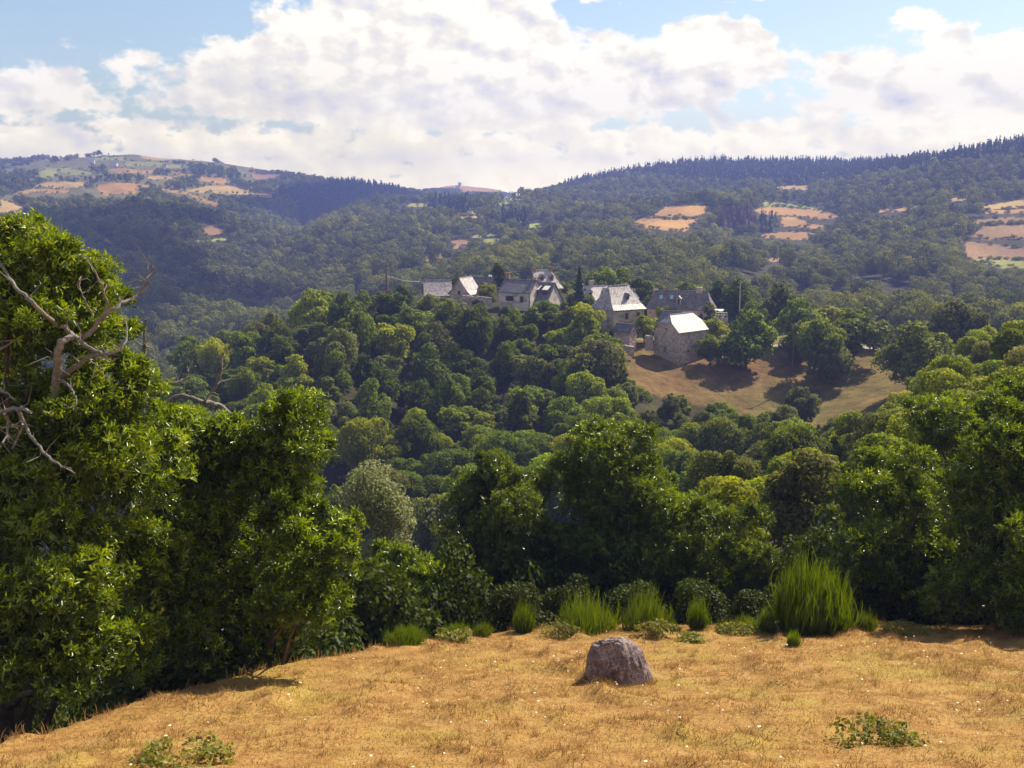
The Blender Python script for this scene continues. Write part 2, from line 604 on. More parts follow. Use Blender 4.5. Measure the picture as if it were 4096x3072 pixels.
m = in_poly(ppx + 2 * (jx - ppx), ppy + 2 * (jy - ppy), PASTURE_G) & (dd > 170) & (dd < 300)
w = np.clip(0.5 + 1.1 * fbm2(HV[m, 0], HV[m, 1], 43, 4, 1 / 14.0) + (ppy[m] - 385) / 110.0, 0, 1)[:, None]
gc[m] = (np.array([0.205, 0.118, 0.050]) * (1 - w) + np.array([0.165, 0.128, 0.036]) * w) * (1 + 0.55 * fbm2(HV[m, 0], HV[m, 1], 45, 4, 1 / 3.5)[:, None])
fieldmask[m] = 1
for poly, c in ((LAWN, (0.16, 0.26, 0.035)), (YARD, (0.22, 0.24, 0.07)), (PLATEAU, (0.2, 0.19, 0.06))):
    m = in_poly(ppx, ppy, poly) & (dd > 190) & (dd < 310) & (fieldmask < 0.5)
    gc[m] = np.array(c) * (1 + 0.4 * fbm2(HV[m, 0], HV[m, 1], 44, 3, 1 / 6.0)[:, None])
    fieldmask[m] = 1

idx = np.arange(NR * NU).reshape(NR, NU)
HF = np.stack([idx[:-1, :-1], idx[:-1, 1:], idx[1:, 1:], idx[1:, :-1]], -1).reshape(-1, 4)
m_hill, nt, p = new_mat("hill_ground")
a = nt.attr("land")
nn = nt.noise(nt.pos(), 0.5, 6, 0.65)
nt.link(nt.mix(1.0, a.outputs["Color"], nt.ramp(nn, [(0.3, 0.6), (0.7, 1.3)]), "MULTIPLY"), p.inputs["Base Color"])
p.inputs["Roughness"].default_value = 0.95
p.inputs["Specular IOR Level"].default_value = 0.1
nt.link(nt.bump(nt.noise(nt.pos(), 1.3, 6, 0.7), 0.8, 0.5), p.inputs["Normal"])
me = mesh_np("hills", HV, HF, None, [m_hill], smooth=True)
ca = me.attributes.new("land", "FLOAT_COLOR", "POINT")
ca.data.foreach_set("color", np.concatenate([np.clip(gc, 0, 1), np.ones((len(gc), 1))], 1).astype(np.float32).ravel())
hills = tag(link("hills", me), kind="structure")

# ------------------------------------------------------------------ meadow sheet
mx_ = np.concatenate([np.linspace(-60, -14, 46, endpoint=False), np.linspace(-14, 20, 227, endpoint=False), np.linspace(20, 60, 41)])
my_ = np.concatenate([np.linspace(-60, 10, 70, endpoint=False), np.linspace(10, 34, 200, endpoint=False), np.linspace(34, 46, 25)])
MX, MY = np.meshgrid(mx_, my_)
hum = np.maximum(0, fbm2(MX, MY, 61, 3, 1.1)) ** 1.5 * 0.45
MZ = meadow_z(MX, MY) + hum * (MY > 9)
mi = np.arange(MX.size).reshape(MX.shape)
MF = np.stack([mi[:-1, :-1], mi[:-1, 1:], mi[1:, 1:], mi[1:, :-1]], -1).reshape(-1, 4)
m_mead, nt, p = new_mat("dry_meadow")
pos = nt.pos()
n1 = nt.noise(pos, 0.35, 4, 0.6)
n2 = nt.noise(pos, 2.2, 6, 0.65)
n3 = nt.noise(pos, 14.0, 5, 0.7)
c1 = nt.ramp(n2, [(0.3, (0.235, 0.115, 0.04)), (0.5, (0.37, 0.21, 0.065)), (0.72, (0.425, 0.28, 0.105))])
c2 = nt.mix(nt.maprange(n1, 0.5, 0.68, 0, 0.65, True), c1, (0.36, 0.27, 0.06))
c3 = nt.mix(1.0, c2, nt.ramp(n3, [(0.30, 0.38), (0.48, 0.95), (0.75, 1.25)]), "MULTIPLY")
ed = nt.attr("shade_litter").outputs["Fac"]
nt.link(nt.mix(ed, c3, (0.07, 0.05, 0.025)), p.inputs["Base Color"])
p.inputs["Roughness"].default_value = 0.95
p.inputs["Specular IOR Level"].default_value = 0.1
nt.link(nt.bump(n3, 0.7, 0.06), p.inputs["Normal"])
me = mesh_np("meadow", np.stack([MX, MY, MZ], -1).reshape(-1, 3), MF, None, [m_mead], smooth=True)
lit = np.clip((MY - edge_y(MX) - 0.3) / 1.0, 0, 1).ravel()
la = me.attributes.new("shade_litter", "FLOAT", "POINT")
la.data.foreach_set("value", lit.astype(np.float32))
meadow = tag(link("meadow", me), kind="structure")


def mz(x, y):
    h = np.maximum(0, fbm2(x, y, 61, 3, 1.1)) ** 1.5 * 0.45
    return meadow_z(x, y) + h

# ------------------------------------------------------------------ daylight
SUN_EL, SUN_AZ = 43.0, 43.0              # azimuth clockwise from +Y
sdir = np.array([math.sin(R(SUN_AZ)) * math.cos(R(SUN_EL)), math.cos(R(SUN_AZ)) * math.cos(R(SUN_EL)), math.sin(R(SUN_EL))])
sl = bpy.data.lights.new("sun", "SUN")
sl.energy = 5.0
sl.angle = R(0.5)
sl.color = (1.0, 0.885, 0.69)
so = bpy.data.objects.new("sun", sl)
COL.objects.link(so)
so.rotation_euler = Vector(-sdir).to_track_quat("-Z", "Y").to_euler()

world = bpy.data.worlds.new("World")
scene.world = world
world.use_nodes = True
nt = NT(world.node_tree)
for n in list(nt.n):
    nt.n.remove(n)
out = nt.n.new("ShaderNodeOutputWorld")
sky = nt.n.new("ShaderNodeTexSky")
sky.sky_type = "NISHITA"
sky.sun_disc = False
sky.sun_elevation = R(SUN_EL)
sky.sun_rotation = R(SUN_AZ)
sky.air_density = 1.0
sky.dust_density = 0.6
sky.ozone_density = 1.0
bg1 = nt.n.new("ShaderNodeBackground")
bg1.inputs["Strength"].default_value = 0.08
nt.link(sky.outputs["Color"], bg1.inputs["Color"])
tc = nt.n.new("ShaderNodeTexCoord")
sep = nt.n.new("ShaderNodeSeparateXYZ")
nt.link(tc.outputs["Generated"], sep.inputs[0])
X, Y, Zz = sep.outputs
az = nt.math("MULTIPLY", nt.math("ARCTAN2", X, Y), 180 / math.pi)          # degrees, clockwise
el = nt.math("MULTIPLY", nt.math("ARCSINE", Zz), 180 / math.pi)


def azel(px, py):
    u, t = ray(px, py)
    return math.degrees(math.atan(u)), math.degrees(math.atan(t / math.sqrt(1 + u * u)))


# cumulus banks: centre px, py, radii in px, weight
BLOBS = [(420, 74, 130, 58, 1.22), (390, 40, 85, 42, 0.75), (300, 75, 75, 40, 0.7), (250, 85, 40, 26, 0.5), (560, 90, 100, 42, 0.88), (700, 70, 60, 34, 0.8),
         (705, 42, 34, 24, 0.7), (745, 58, 52, 28, 0.6), (860, 98, 60, 34, 0.8), (945, 84, 56, 38, 0.88), (850, 66, 26, 20, 0.45), (1010, 90, 60, 45, 0.8), (640, 72, 36, 26, 0.5),
         (82, 62, 40, 30, 0.50), (190, 72, 40, 26, 0.48), (20, 112, 50, 24, 0.5), (905, 15, 30, 16, 0.5), (470, 4, 70, 26, 0.9), (140, 108, 80, 22, 0.42),
         (590, 0, 30, 5, 0.4), (750, 0, 40, 4, 0.3), (1110, 70, 90, 40, 0.8), (-60, 80, 70, 40, 0.6)]


def bank(daz, del_):
    tot = None
    for (bx, by, rx, ry, w_) in BLOBS:
        a0, e0 = azel(bx, by)
        k = math.degrees(1 / F)
        dx = nt.math("DIVIDE", nt.math("SUBTRACT", az, a0 - daz), rx * k)
        dy = nt.math("DIVIDE", nt.math("SUBTRACT", el, e0 - del_), ry * k)
        q = nt.math("ADD", nt.math("MULTIPLY", dx, dx), nt.math("MULTIPLY", dy, dy))
        g = nt.math("MULTIPLY", nt.math("EXPONENT", nt.math("MULTIPLY", q, -0.9)), w_)
        tot = g if tot is None else nt.math("ADD", tot, g)
    return tot


raw0 = bank(0, 0)
raw1 = bank(0.7, 1.0)
dens = nt.math("MINIMUM", raw0, 1.15)
# low bank of cloud along the horizon, and broken cumulus over the rest of the sky
low = nt.maprange(el, 2.2, 5.4, 0.80, 0.0, True)
dens = nt.math("MAXIMUM", dens, low)
absaz = nt.math("ABSOLUTE", az)
rest = nt.math("MULTIPLY", nt.maprange(absaz, 32, 60, 0, 0.62, True), nt.maprange(el, 8, 35, 1.0, 0.55, True))
dens = nt.math("MAXIMUM", dens, rest)
cv = nt.n.new("ShaderNodeCombineXYZ")
nt.link(az, cv.inputs[0])
nt.link(nt.math("MULTIPLY", el, 1.5), cv.inputs[1])
fb = nt.noise(cv.outputs[0], 0.46, 10, 0.58)
fbl = nt.noise(cv.outputs[0], 0.20, 4, 0.5)
off = nt.n.new("ShaderNodeVectorMath")
off.operation = "ADD"
nt.link(cv.outputs[0], off.inputs[0])
off.inputs[1].default_value = (0.55, 0.75, 0)
fb2 = nt.noise(off.outputs[0], 0.42, 6, 0.52)
fb3 = nt.noise(cv.outputs[0], 0.42, 6, 0.52)
d2 = nt.math("ADD", dens, nt.math("MULTIPLY", nt.math("SUBTRACT", fb, 0.5), 1.9))
mask = nt.maprange(d2, 0.40, 0.66, 0, 1, True)
# relief: cloud thickness towards the sun against here
rel = nt.math("MULTIPLY", nt.math("SUBTRACT", fb3, fb2), nt.maprange(el, 1.5, 6.0, 0.9, 2.7))
body = nt.math("MULTIPLY", nt.math("SUBTRACT", fbl, 0.5), -0.8)
edge = nt.math("MULTIPLY", nt.math("SUBTRACT", d2, 1.0), -0.22)
lum = nt.math("ADD", nt.math("ADD", 0.83, rel), nt.math("ADD", body, edge))
lum = nt.math("ADD", lum, nt.maprange(az, -25, 25, -0.06, 0.14))
lum = nt.math("ADD", lum, nt.math("MULTIPLY", nt.math("MAXIMUM", nt.math("MINIMUM", nt.math("SUBTRACT", raw0, raw1), 0.8), -0.8), 0.26))
ccol = nt.ramp(lum, [(0.22, (0.68, 0.68, 0.77)), (0.50, (0.88, 0.84, 0.81)), (0.76, (1.02, 0.95, 0.82)), (0.98, (1.18, 1.10, 0.94))])
bg2 = nt.n.new("ShaderNodeBackground")
warm = nt.ramp(nt.maprange(el, 0.0, 5.0, 0, 1, True), [(0.0, (1.95, 1.82, 1.16)), (1.0, (1, 1, 1))])
nt.link(nt.mix(1.0, ccol, warm, "MULTIPLY"), bg2.inputs["Color"])
bg2.inputs["Strength"].default_value = 0.67
ms = nt.n.new("ShaderNodeMixShader")
up = nt.maprange(el, -1.0, 0.0, 0, 1)
nt.link(nt.math("MULTIPLY", nt.math("MULTIPLY", mask, 0.97), up), ms.inputs[0])
nt.link(bg1.outputs[0], ms.inputs[1])
nt.link(bg2.outputs[0], ms.inputs[2])
nt.link(ms.outputs[0], out.inputs["Surface"])
try:
    world.cycles.sampling_method = "MANUAL"
    world.cycles.sample_map_resolution = 512
except Exception:
    pass

# haze: one box of even air round everything
HAZE = 0.00032
hm = bpy.data.materials.new("haze_air")
hm.use_nodes = True
hn = NT(hm.node_tree)
hn.n.remove(hm.node_tree.nodes["Principled BSDF"])
pv = hn.n.new("ShaderNodeVolumePrincipled")
pv.inputs["Color"].default_value = (0.33, 0.42, 1.0, 1)
pv.inputs["Density"].default_value = HAZE
pv.inputs["Anisotropy"].default_value = 0.0
hn.link(pv.outputs[0], hm.node_tree.nodes["Material Output"].inputs["Volume"])
hb = MB()
zmin, zmax = float(ZG.min()) - 2, max(float(ZG.max()) + 25, 12)
hb.box(-4600, 4600, -90, 3450, zmin, zmax)
haze = tag(hb.build("haze", hm), kind="stuff")

# unseen cumulus added out of frame, shaped to shade the left mountain's flanks
import bmesh
CL_Z = 1100.0
m_cl, cnt, cp_ = new_mat("cloud_white")
cp_.inputs["Base Color"].default_value = (0.9, 0.9, 0.9, 1)
cp_.inputs["Roughness"].default_value = 1.0
for tgt, nb in (((-235.0, 1760.0, 0.0), 34), ((-300.0, 900.0, -35.0), 46)):
    cc_ = np.array(tgt) + sdir * (CL_Z / sdir[2])
    bm = bmesh.new()
    for k in range(nb):
        r_ = rng.uniform(40, 78)
        if nb == 34:
            a_, rr = rng.uniform(0, 6.28), math.sqrt(rng.random())
            ox_, oy_ = rr * math.cos(a_) * 95, rr * math.sin(a_) * 300
        else:                                    # stretched along the side valley to shade its flank
            oy_ = rng.uniform(-300, 300)
            ox_ = -(900 + oy_) * rng.uniform(0.29, 0.46) + 300
        M_ = Matrix.Translation((ox_, oy_, r_ * rng.uniform(0.2, 0.9))) @ Matrix.Diagonal((r_, r_, r_ * 0.75, 1))
        bmesh.ops.create_icosphere(bm, subdivisions=3, radius=1.0, matrix=M_)
    me_c = bpy.data.meshes.new("shade_cloud")
    bm.to_mesh(me_c)
    bm.free()
    for pl in me_c.polygons:
        pl.use_smooth = True
    me_c.materials.append(m_cl)
    tag(link("shade_cloud", me_c, None, tuple(cc_)), kind="structure")

scene.view_settings.view_transform = "Standard"
scene.view_settings.look = "None"
scene.view_settings.exposure = 0.74
scene.view_settings.gamma = 1.0
scene.render.engine = "CYCLES"
scene.cycles.max_bounces = 6
scene.cycles.diffuse_bounces = 2
scene.cycles.glossy_bounces = 2
scene.cycles.transmission_bounces = 3
scene.cycles.volume_bounces = 0
scene.cycles.transparent_max_bounces = 8
scene.cycles.use_adaptive_sampling = True
scene.cycles.adaptive_threshold = 0.02
scene.cycles.use_denoising = True
scene.cycles.denoiser = 'OPENIMAGEDENOISE'
scene.cycles.denoising_input_passes = 'RGB_ALBEDO_NORMAL'

# ------------------------------------------------------------------ foliage generators
def rand_unit(n):
    v = rng.normal(size=(n, 3))
    return v / np.linalg.norm(v, axis=1)[:, None]


def frames(axis, roll=None):
    """rotation matrices whose z column is axis"""
    axis = axis / (np.linalg.norm(axis, axis=1)[:, None] + 1e-9)
    ref = np.where(np.abs(axis[:, 2:3]) > 0.9, np.array([[1.0, 0, 0]]), np.array([[0, 0, 1.0]]))
    x = np.cross(ref, axis)
    x /= np.linalg.norm(x, axis=1)[:, None] + 1e-9
    y = np.cross(axis, x)
    if roll is None:
        roll = rng.uniform(0, 2 * np.pi, len(axis))
    c, s = np.cos(roll)[:, None], np.sin(roll)[:, None]
    x2 = c * x + s * y
    y2 = -s * x + c * y
    return np.stack([x2, y2, axis], -1)


def stamp(tv, tf, pos, axis, scale, tint, tt=None):
    """copies a small template (tv verts, tf quads) to each pos; returns verts, faces, tint"""
    M = frames(axis)
    V = np.einsum("nij,kj->nki", M, tv) * np.asarray(scale)[:, None, None] + pos[:, None, :]
    n, k = len(pos), len(tv)
    Fc = (tf[None] + (np.arange(n) * k)[:, None, None]).reshape(-1, tf.shape[1])
    T = np.repeat(tint[:, None], k, 1)
    if tt is not None:
        T = np.clip(T + tt[None], 0, 1)
    return V.reshape(-1, 3), Fc, T.reshape(-1)


# kite shaped leaf spray card, normal along z
KITE = np.array([(-0.5, 0, -0.05), (0.1, -0.32, -0.04), (0.55, 0.0, -0.06), (0.1, 0.32, 0.06)])
KITEF = np.array([[0, 1, 2, 3]])
# two crossed kites: reads as a small clump from any side
CLUMP = np.concatenate([KITE, KITE[:, [1, 2, 0]] * 0.9 + np.array([0.1, 0.1, 0.1])])
CLUMPF = np.array([[0, 1, 2, 3], [4, 5, 6, 7]])


def lobes_to_leaves(lobes, per_m2, card, spread=0.55, up=0.35, inner=0.72, tmpl=(KITE, KITEF), tint_top=0.5, thick=1.12, tvar=0.25, minz=None):
    """lobes: (n,6) centre + radii. Leaves on each lobe's outer shell."""
    P, A, S, T = [], [], [], []
    for cx, cy, cz, rx, ry, rz in lobes:
        area = 4 * np.pi * ((rx * ry) ** 1.6 / 3 + (rx * rz) ** 1.6 / 3 + (ry * rz) ** 1.6 / 3) ** (1 / 1.6)
        n = max(6, int(area * per_m2))
        d = rand_unit(n)
        d[:, 2] = np.where((d[:, 2] < -0.55) & (rng.random(n) < 0.7), -d[:, 2], d[:, 2])
        rad = inner + (thick - inner) * rng.random(n) ** 0.7
        p = np.array([cx, cy, cz]) + d * rad[:, None] * np.array([rx, ry, rz])
        a = d + spread * rng.normal(size=(n, 3)) + np.array([0, 0, up])
        P.append(p)
        A.append(a)
        S.append(card * rng.uniform(0.65, 1.35, n))
        base = rng.uniform(-0.2, 0.2)
        T.append(np.clip(base + tint_top * np.clip((rad - inner) / (thick - inner), 0, 1) * (0.15 + 0.85 * np.clip(d[:, 2] * 0.6 + 0.4, 0, 1)) + tvar * rng.normal(size=n) * 0.5, 0, 1))  # outer, upward leaves lighter: sunlit tops put into the leaf colour
    P, A, S, T = np.concatenate(P), np.concatenate(A), np.concatenate(S), np.concatenate(T)
    if minz is not None:
        k = P[:, 2] > minz
        P, A, S, T = P[k], A[k], S[k], T[k]
    return stamp(tmpl[0], tmpl[1], P, A, S, T)


def crown_lobes(R_, H, z0, n, shape="round", rmin=0.28, rmax=0.5):
    """clump centres filling a crown of radius R_, from z0 to H"""
    L = []
    cz = (z0 + H) / 2
    hz_ = (H - z0) / 2
    k = 0
    while len(L) < n and k < 4000:
        k += 1
        d = rand_unit(1)[0]
        f = rng.uniform(0.45, 0.82)
        t = d[2] * f
        if shape == "round":
            wr = math.sqrt(max(0, 1 - t * t)) ** 0.6
        elif shape == "cone":
            wr = max(0.15, (0.9 - t) / 1.7)
        elif shape == "broad":
            wr = 1.0 if t > -0.4 else 0.7
        else:
            wr = 0.8
        r = R_ * rng.uniform(rmin * 0.75, rmax * 1.1)
        c = np.array([d[0] * f * R_ * wr, d[1] * f * R_ * wr, cz + d[2] * f * hz_])
        if any(np.linalg.norm(c - q[:3]) < 0.55 * (r + q[3]) * 0.75 for q in L):
            continue
        L.append((c[0], c[1], c[2], r, r * rng.uniform(0.85, 1.15), r * rng.uniform(0.7, 0.95)))
    return np.array(L)


def trunk_mesh(name, mat, H, z0, lobes, r0, lean=0.0, sides=6, nlimb=7, depth=-1.0):
    mb = MB()
    top = z0 + (H - z0) * 0.55
    pts = [(0, 0, depth)]
    for i in range(1, 5):
        f = i / 4
        pts.append((lean * f + rng.normal() * 0.04 * H * 0.3, rng.normal() * 0.04 * H * 0.3, f * top))
    mb.tube(pts, [r0 * 1.25, r0, r0 * 0.8, r0 * 0.6, r0 * 0.35], sides)
    order = rng.permutation(len(lobes))[:nlimb]
    for k in order:
        c = lobes[k][:3]
        f = rng.uniform(0.35, 0.8)
        i = f * 4
        i0 = int(i)
        s = np.array(pts[i0]) * (1 - (i - i0)) + np.array(pts[min(i0 + 1, 4)]) * (i - i0)
        mid = (s + c) / 2 + np.array([0, 0, -0.08 * H]) + rng.normal(size=3) * 0.03 * H
        mb.tube([s, mid, c], [r0 * 0.45, r0 * 0.3, r0 * 0.1], 5)
    return mb.mesh(name, mat, True)


BARK = plain_mat("bark", (0.10, 0.075, 0.055), 0.9, 0.4, 6, 0.6)
PALEBARK = plain_mat("pale_bark", (0.36, 0.33, 0.28), 0.85, 0.35, 5, 0.5)
LEAF = {
    "dark green": foliage_mat("leaf_dark", (0.055, 0.082, 0.008), (0.185, 0.24, 0.014), 0.6, 0.12, 0.42),
    "mid green": foliage_mat("leaf_mid", (0.086, 0.122, 0.008), (0.265, 0.335, 0.014), 0.6, 0.12, 0.42),
    "yellow-green": foliage_mat("leaf_yellow", (0.16, 0.185, 0.007), (0.39, 0.45, 0.014), 0.6, 0.12, 0.42),
    "grey-green": foliage_mat("leaf_grey", (0.095, 0.110, 0.028), (0.25, 0.26, 0.06), 0.6, 0.12, 0.42),
}
CONIF = foliage_mat("conifer_needles", (0.022, 0.045, 0.018), (0.05, 0.085, 0.03), 0.6, 0.2, 0.15)
DRYLEAF = foliage_mat("withered_leaves", (0.12, 0.075, 0.055), (0.20, 0.13, 0.09), 0.8, 0.1, 0.2)

# ------------------------------------------------------------------ tree prototypes (height 1 unit = metres given)
PROTO = {"broad": [], "fine": []}
SPEC = [("round", 3.4, 7.6, 1.2, 15), ("round", 3.0, 8.6, 1.6, 16), ("broad", 3.9, 7.4, 1.4, 18), ("any", 2.7, 7.8, 0.9, 14), ("cone", 2.9, 9.2, 1.2, 16), ("broad", 3.5, 8.0, 1.0, 17)]
for i, (shp, r_, h_, z0, n_) in enumerate(SPEC):
    for kind, dens_, card in (("broad", 17, 0.40), ("fine", 44, 0.25)):
        if kind == "fine" and i in (4,):
            continue
        lb = crown_lobes(r_, h_, z0, n_, shp)
        # a few outer sprigs break the outline
        ex = []
        for q in lb:
            for _k in range(3):
                d = rand_unit(1)[0]
                d[2] = abs(d[2])
                r2 = q[3] * rng.uniform(0.18, 0.45)
                ex.append((q[0] + d[0] * q[3], q[1] + d[1] * q[4], q[2] + d[2] * q[5], r2, r2, r2 * 0.9))
        allb = np.concatenate([lb, np.array(ex)])
        v, f, t = lobes_to_leaves(allb, dens_, card, spread=0.6, up=0.3, tint_top=0.6, inner=0.6)
        crown = mesh_np("crown", v, f, t, [LEAF["mid green"]])
        tr = trunk_mesh("trunk", BARK, h_, z0, lb, 0.16)
        PROTO[kind].append((crown, tr, r_, h_))
print("proto faces", [len(p[0].polygons) for k in PROTO for p in PROTO[k]])


def conifer_mesh(h, r, n, card, seed=0):
    z = h * (1 - rng.random(n) ** 0.75 * 0.93)
    k = (1 - z / h)
    az_ = rng.uniform(0, 2 * np.pi, n)
    tier = 0.75 + 0.25 * np.sin(z * 6.0)
    rr = r * (k ** 0.85 + 0.03) * tier * rng.uniform(0.45, 1.05, n)
    P = np.stack([rr * np.cos(az_), rr * np.sin(az_), z - 0.25 * rr], -1)
    A = np.stack([np.cos(az_) * 0.7, np.sin(az_) * 0.7, np.full(n, 0.8)], -1) + 0.35 * rng.normal(size=(n, 3))
    T = np.clip(rng.normal(0.35, 0.25, n), 0, 1)
    return stamp(KITE, KITEF, P, A, card * rng.uniform(0.6, 1.2, n) * (0.5 + 0.7 * k), T)


v, f, t = conifer_mesh(13, 3.0, 4200, 0.75)
CON_CROWN = mesh_np("crown", v, f, t, [CONIF])
mb = MB()
mb.tube([(0, 0, -1), (0, 0, 6), (0, 0, 12.5)], [0.22, 0.15, 0.03], 6)
CON_TRUNK = mb.mesh("trunk", BARK, True)

# ------------------------------------------------------------------ far woods: one mesh per wood
bvh = BVHTree.FromPolygons([tuple(q) for q in HV[::1].tolist()], HF.tolist())


def visible(P, tops):
    ok = np.zeros(len(P), bool)
    for ex in (-14.0, 0.0, 14.0):
        e = Vector((ex, 0, 0))
        for i in np.nonzero(~ok)[0]:
            q = Vector(P[i])
            q.z += tops[i]
            d = q - e
            L = d.length
            hit = bvh.ray_cast(e, d / L, L - 6.0)
            if hit[0] is None:
                ok[i] = True
    return ok


cand = []
sp = 6.6
for band, (d0, d1) in enumerate([(330, 620), (620, 1000), (1000, 1600), (1600, 2500), (2500, 3250)]):
    s_ = (6.2, 7.0, 8.0, 10.0, 11.0)[band]
    A_ = 0.5 * (d1 ** 2 - d0 ** 2) * 1.24
    n = int(A_ / s_ ** 2)
    d_ = np.sqrt(rng.uniform(d0 ** 2, d1 ** 2, n))
    u_ = rng.uniform(-0.62, 0.62, n)
    cand.append(np.stack([u_ * d_, d_, np.full(n, band)], -1))
cand = np.concatenate(cand)
cz = hz(cand[:, 0], cand[:, 1])
cpx, cpy = project(np.stack([cand[:, 0], cand[:, 1], cz], -1))
inf = np.zeros(len(cand), bool)
hfac = np.clip(rng.normal(1, 0.3, len(cand)), 0.4, 1.7) * np.array([8.2, 8.4, 8.4, 8.0, 8.0])[cand[:, 2].astype(int)]
_, tpy = project(np.stack([cand[:, 0], cand[:, 1], cz + hfac - 0.5], -1))
cr_ = hfac * 0.42 * F / cand[:, 1]
for poly, c in FIELDS:
    q_ = np.array(poly)
    near_ = (cpx > q_[:, 0].min() - 12) & (cpx < q_[:, 0].max() + 12) & (cpy > q_[:, 1].min() - 5) & (tpy < q_[:, 1].max() + 5)
    ii = np.nonzero(near_)[0]
    hit_ = np.zeros(len(ii), bool)
    for fy in (0.0, 0.35, 0.7, 1.0):
        for fx in (-1, 0, 1):
            hit_ |= in_poly(cpx[ii] + fx * cr_[ii] * 0.8, cpy[ii] * (1 - fy) + tpy[ii] * fy, poly)
    inf[ii] |= hit_
keep = ~inf & (cpx > -190) & (cpx < 1214)
# conifer plantations
CONZ = [
    ([(520, 187), (575, 165), (640, 150), (800, 150), (893, 150), (890, 175), (860, 182), (800, 186), (740, 184), (680, 182), (640, 178), (600, 184), (560, 190)], 1250, 9999),
    ([(870, 170), (905, 150), (1024, 120), (1220, 100), (1220, 165), (1024, 158), (960, 165), (900, 176)], 800, 9999),
    (z4([(220, 360), (400, 330), (700, 250), (900, 280), (1290, 320), (860, 440), (640, 560), (420, 700), (360, 560), (390, 450)]), 1280, 9999),  # dark conifers stand in for cloud shade on this face
    (z4([(1200, 500), (1300, 440), (1500, 425), (1740, 420), (1740, 510), (1600, 530), (1420, 540), (1220, 520)]), 500, 9999),
    (z4([(390, 140), (440, 130), (540, 190), (540, 220), (380, 200)]), 1700, 9999),
    (z4([(2040, 560), (2180, 550), (2200, 650), (2040, 640)]), 400, 9999),
    (z5([(0, 630), (170, 640), (240, 660), (240, 750), (0, 740)]), 400, 9999),
    (z6([(0, 760), (120, 740), (250, 780), (240, 830), (150, 870), (0, 860)]), 400, 9999),
]
DRYZ = z5([(1760, 610), (2060, 600), (2090, 740), (1960, 770), (1740, 770)])
con = np.zeros(len(cand), bool)
for poly, a0, a1 in CONZ:
    con |= in_poly(cpx, cpy, poly) & (cand[:, 1] > a0) & (cand[:, 1] < a1)
dry = in_poly(cpx, cpy, DRYZ)
# gaps and clearings
gap = fbm2(cand[:, 0], cand[:, 1], 71, 3, 1 / 60.0) > 0.42
keep &= ~(gap & ~con)
thin_ = (cand[:, 2] == 4)
keep &= ~thin_ | (fbm2(cand[:, 0], cand[:, 1], 72, 3, 1 / 200.0) > 0.0)
open_ = (cpx < 250) & (cpy < 203) & (cand[:, 1] > 1150) & ~con
keep &= ~(open_ & (fbm2(cand[:, 0], cand[:, 1] * 0.6, 73, 3, 1 / 110.0) > 0.02))
cand, cz, con, dry, hfac = cand[keep], cz[keep], con[keep], dry[keep], hfac[keep]
P = np.stack([cand[:, 0], cand[:, 1], cz], -1)
vis = visible(P, np.full(len(P), 10.0))
P, con, dry, hfac, band = P[vis], con[vis], dry[vis], hfac[vis], cand[vis, 2].astype(int)
print("far trees", len(P), "conifers", con.sum())


def far_proto(nl, ncard, card):
    out_ = []
    for i in range(6):
        lb = crown_lobes(0.5, 1.0, 0.16, nl, ("round", "broad", "any")[i % 3], 0.34, 0.6)
        tot = sum(q[3] ** 2 for q in lb)
        v, f, t = lobes_to_leaves(lb, ncard / (4 * np.pi * tot), card, spread=0.28, up=0.2, tint_top=0.75)
        out_.append((v, f, t))
    return out_


def far_con(n, card):
    out_ = []
    for i in range(4):
        v, f, t = conifer_mesh(1.0, 0.20, n, card)
        out_.append((v, f, t))
    return out_


FP = {0: far_proto(10, 700, 0.088), 1: far_proto(9, 360, 0.12), 2: far_proto(7, 120, 0.20), 3: far_proto(6, 64, 0.27), 4: far_proto(5, 40, 0.34)}
FC = {0: far_con(200, 0.16), 1: far_con(150, 0.18), 2: far_con(90, 0.22), 3: far_con(56, 0.27), 4: far_con(30, 0.33)}


def merge_wood(name, mat, sel, protos, hfun, wide=None):
    Vs, Fs, Ts, off_ = [], [], [], 0
    for b in range(5):
        for k in range(len(protos[0])):
            ii = np.nonzero(sel & (band == b) & (pick % len(protos[0]) == k))[0]
            if not len(ii):
                continue
            v, f, t = protos[b][k]
            n = len(ii)
            h = hfun(ii, b)
            wd = np.sqrt(h * 8.5) * rng.uniform(0.72, 1.12, n) if wide is None else h * wide
            th = rng.uniform(0, 2 * np.pi, n)
            c, s = np.cos(th)[:, None], np.sin(th)[:, None]
            x = (v[None, :, 0] * c - v[None, :, 1] * s) * wd[:, None] + P[ii, 0:1]
            y = (v[None, :, 0] * s + v[None, :, 1] * c) * wd[:, None] + P[ii, 1:2]
            z = v[None, :, 2] * h[:, None] + P[ii, 2:3] - 0.4
            Vs.append(np.stack([x, y, z], -1).reshape(-1, 3))
            Fs.append((f[None] + (np.arange(n) * len(v))[:, None, None]).reshape(-1, 4) + off_)
            shade = tone[ii]
            Ts.append(np.clip(t[None] * 0.62 + shade[:, None] * 0.9 - 0.04, 0, 1).reshape(-1))  # lit-top contrast from the leaf tint, plus each tree's own tone
            off_ += n * len(v)
    if not Vs:
        return None
    me_ = mesh_np(name, np.concatenate(Vs), np.concatenate(Fs), np.concatenate(Ts), [mat])
    print(name, len(me_.polygons))
    return tag(link(name, me_), kind="stuff")


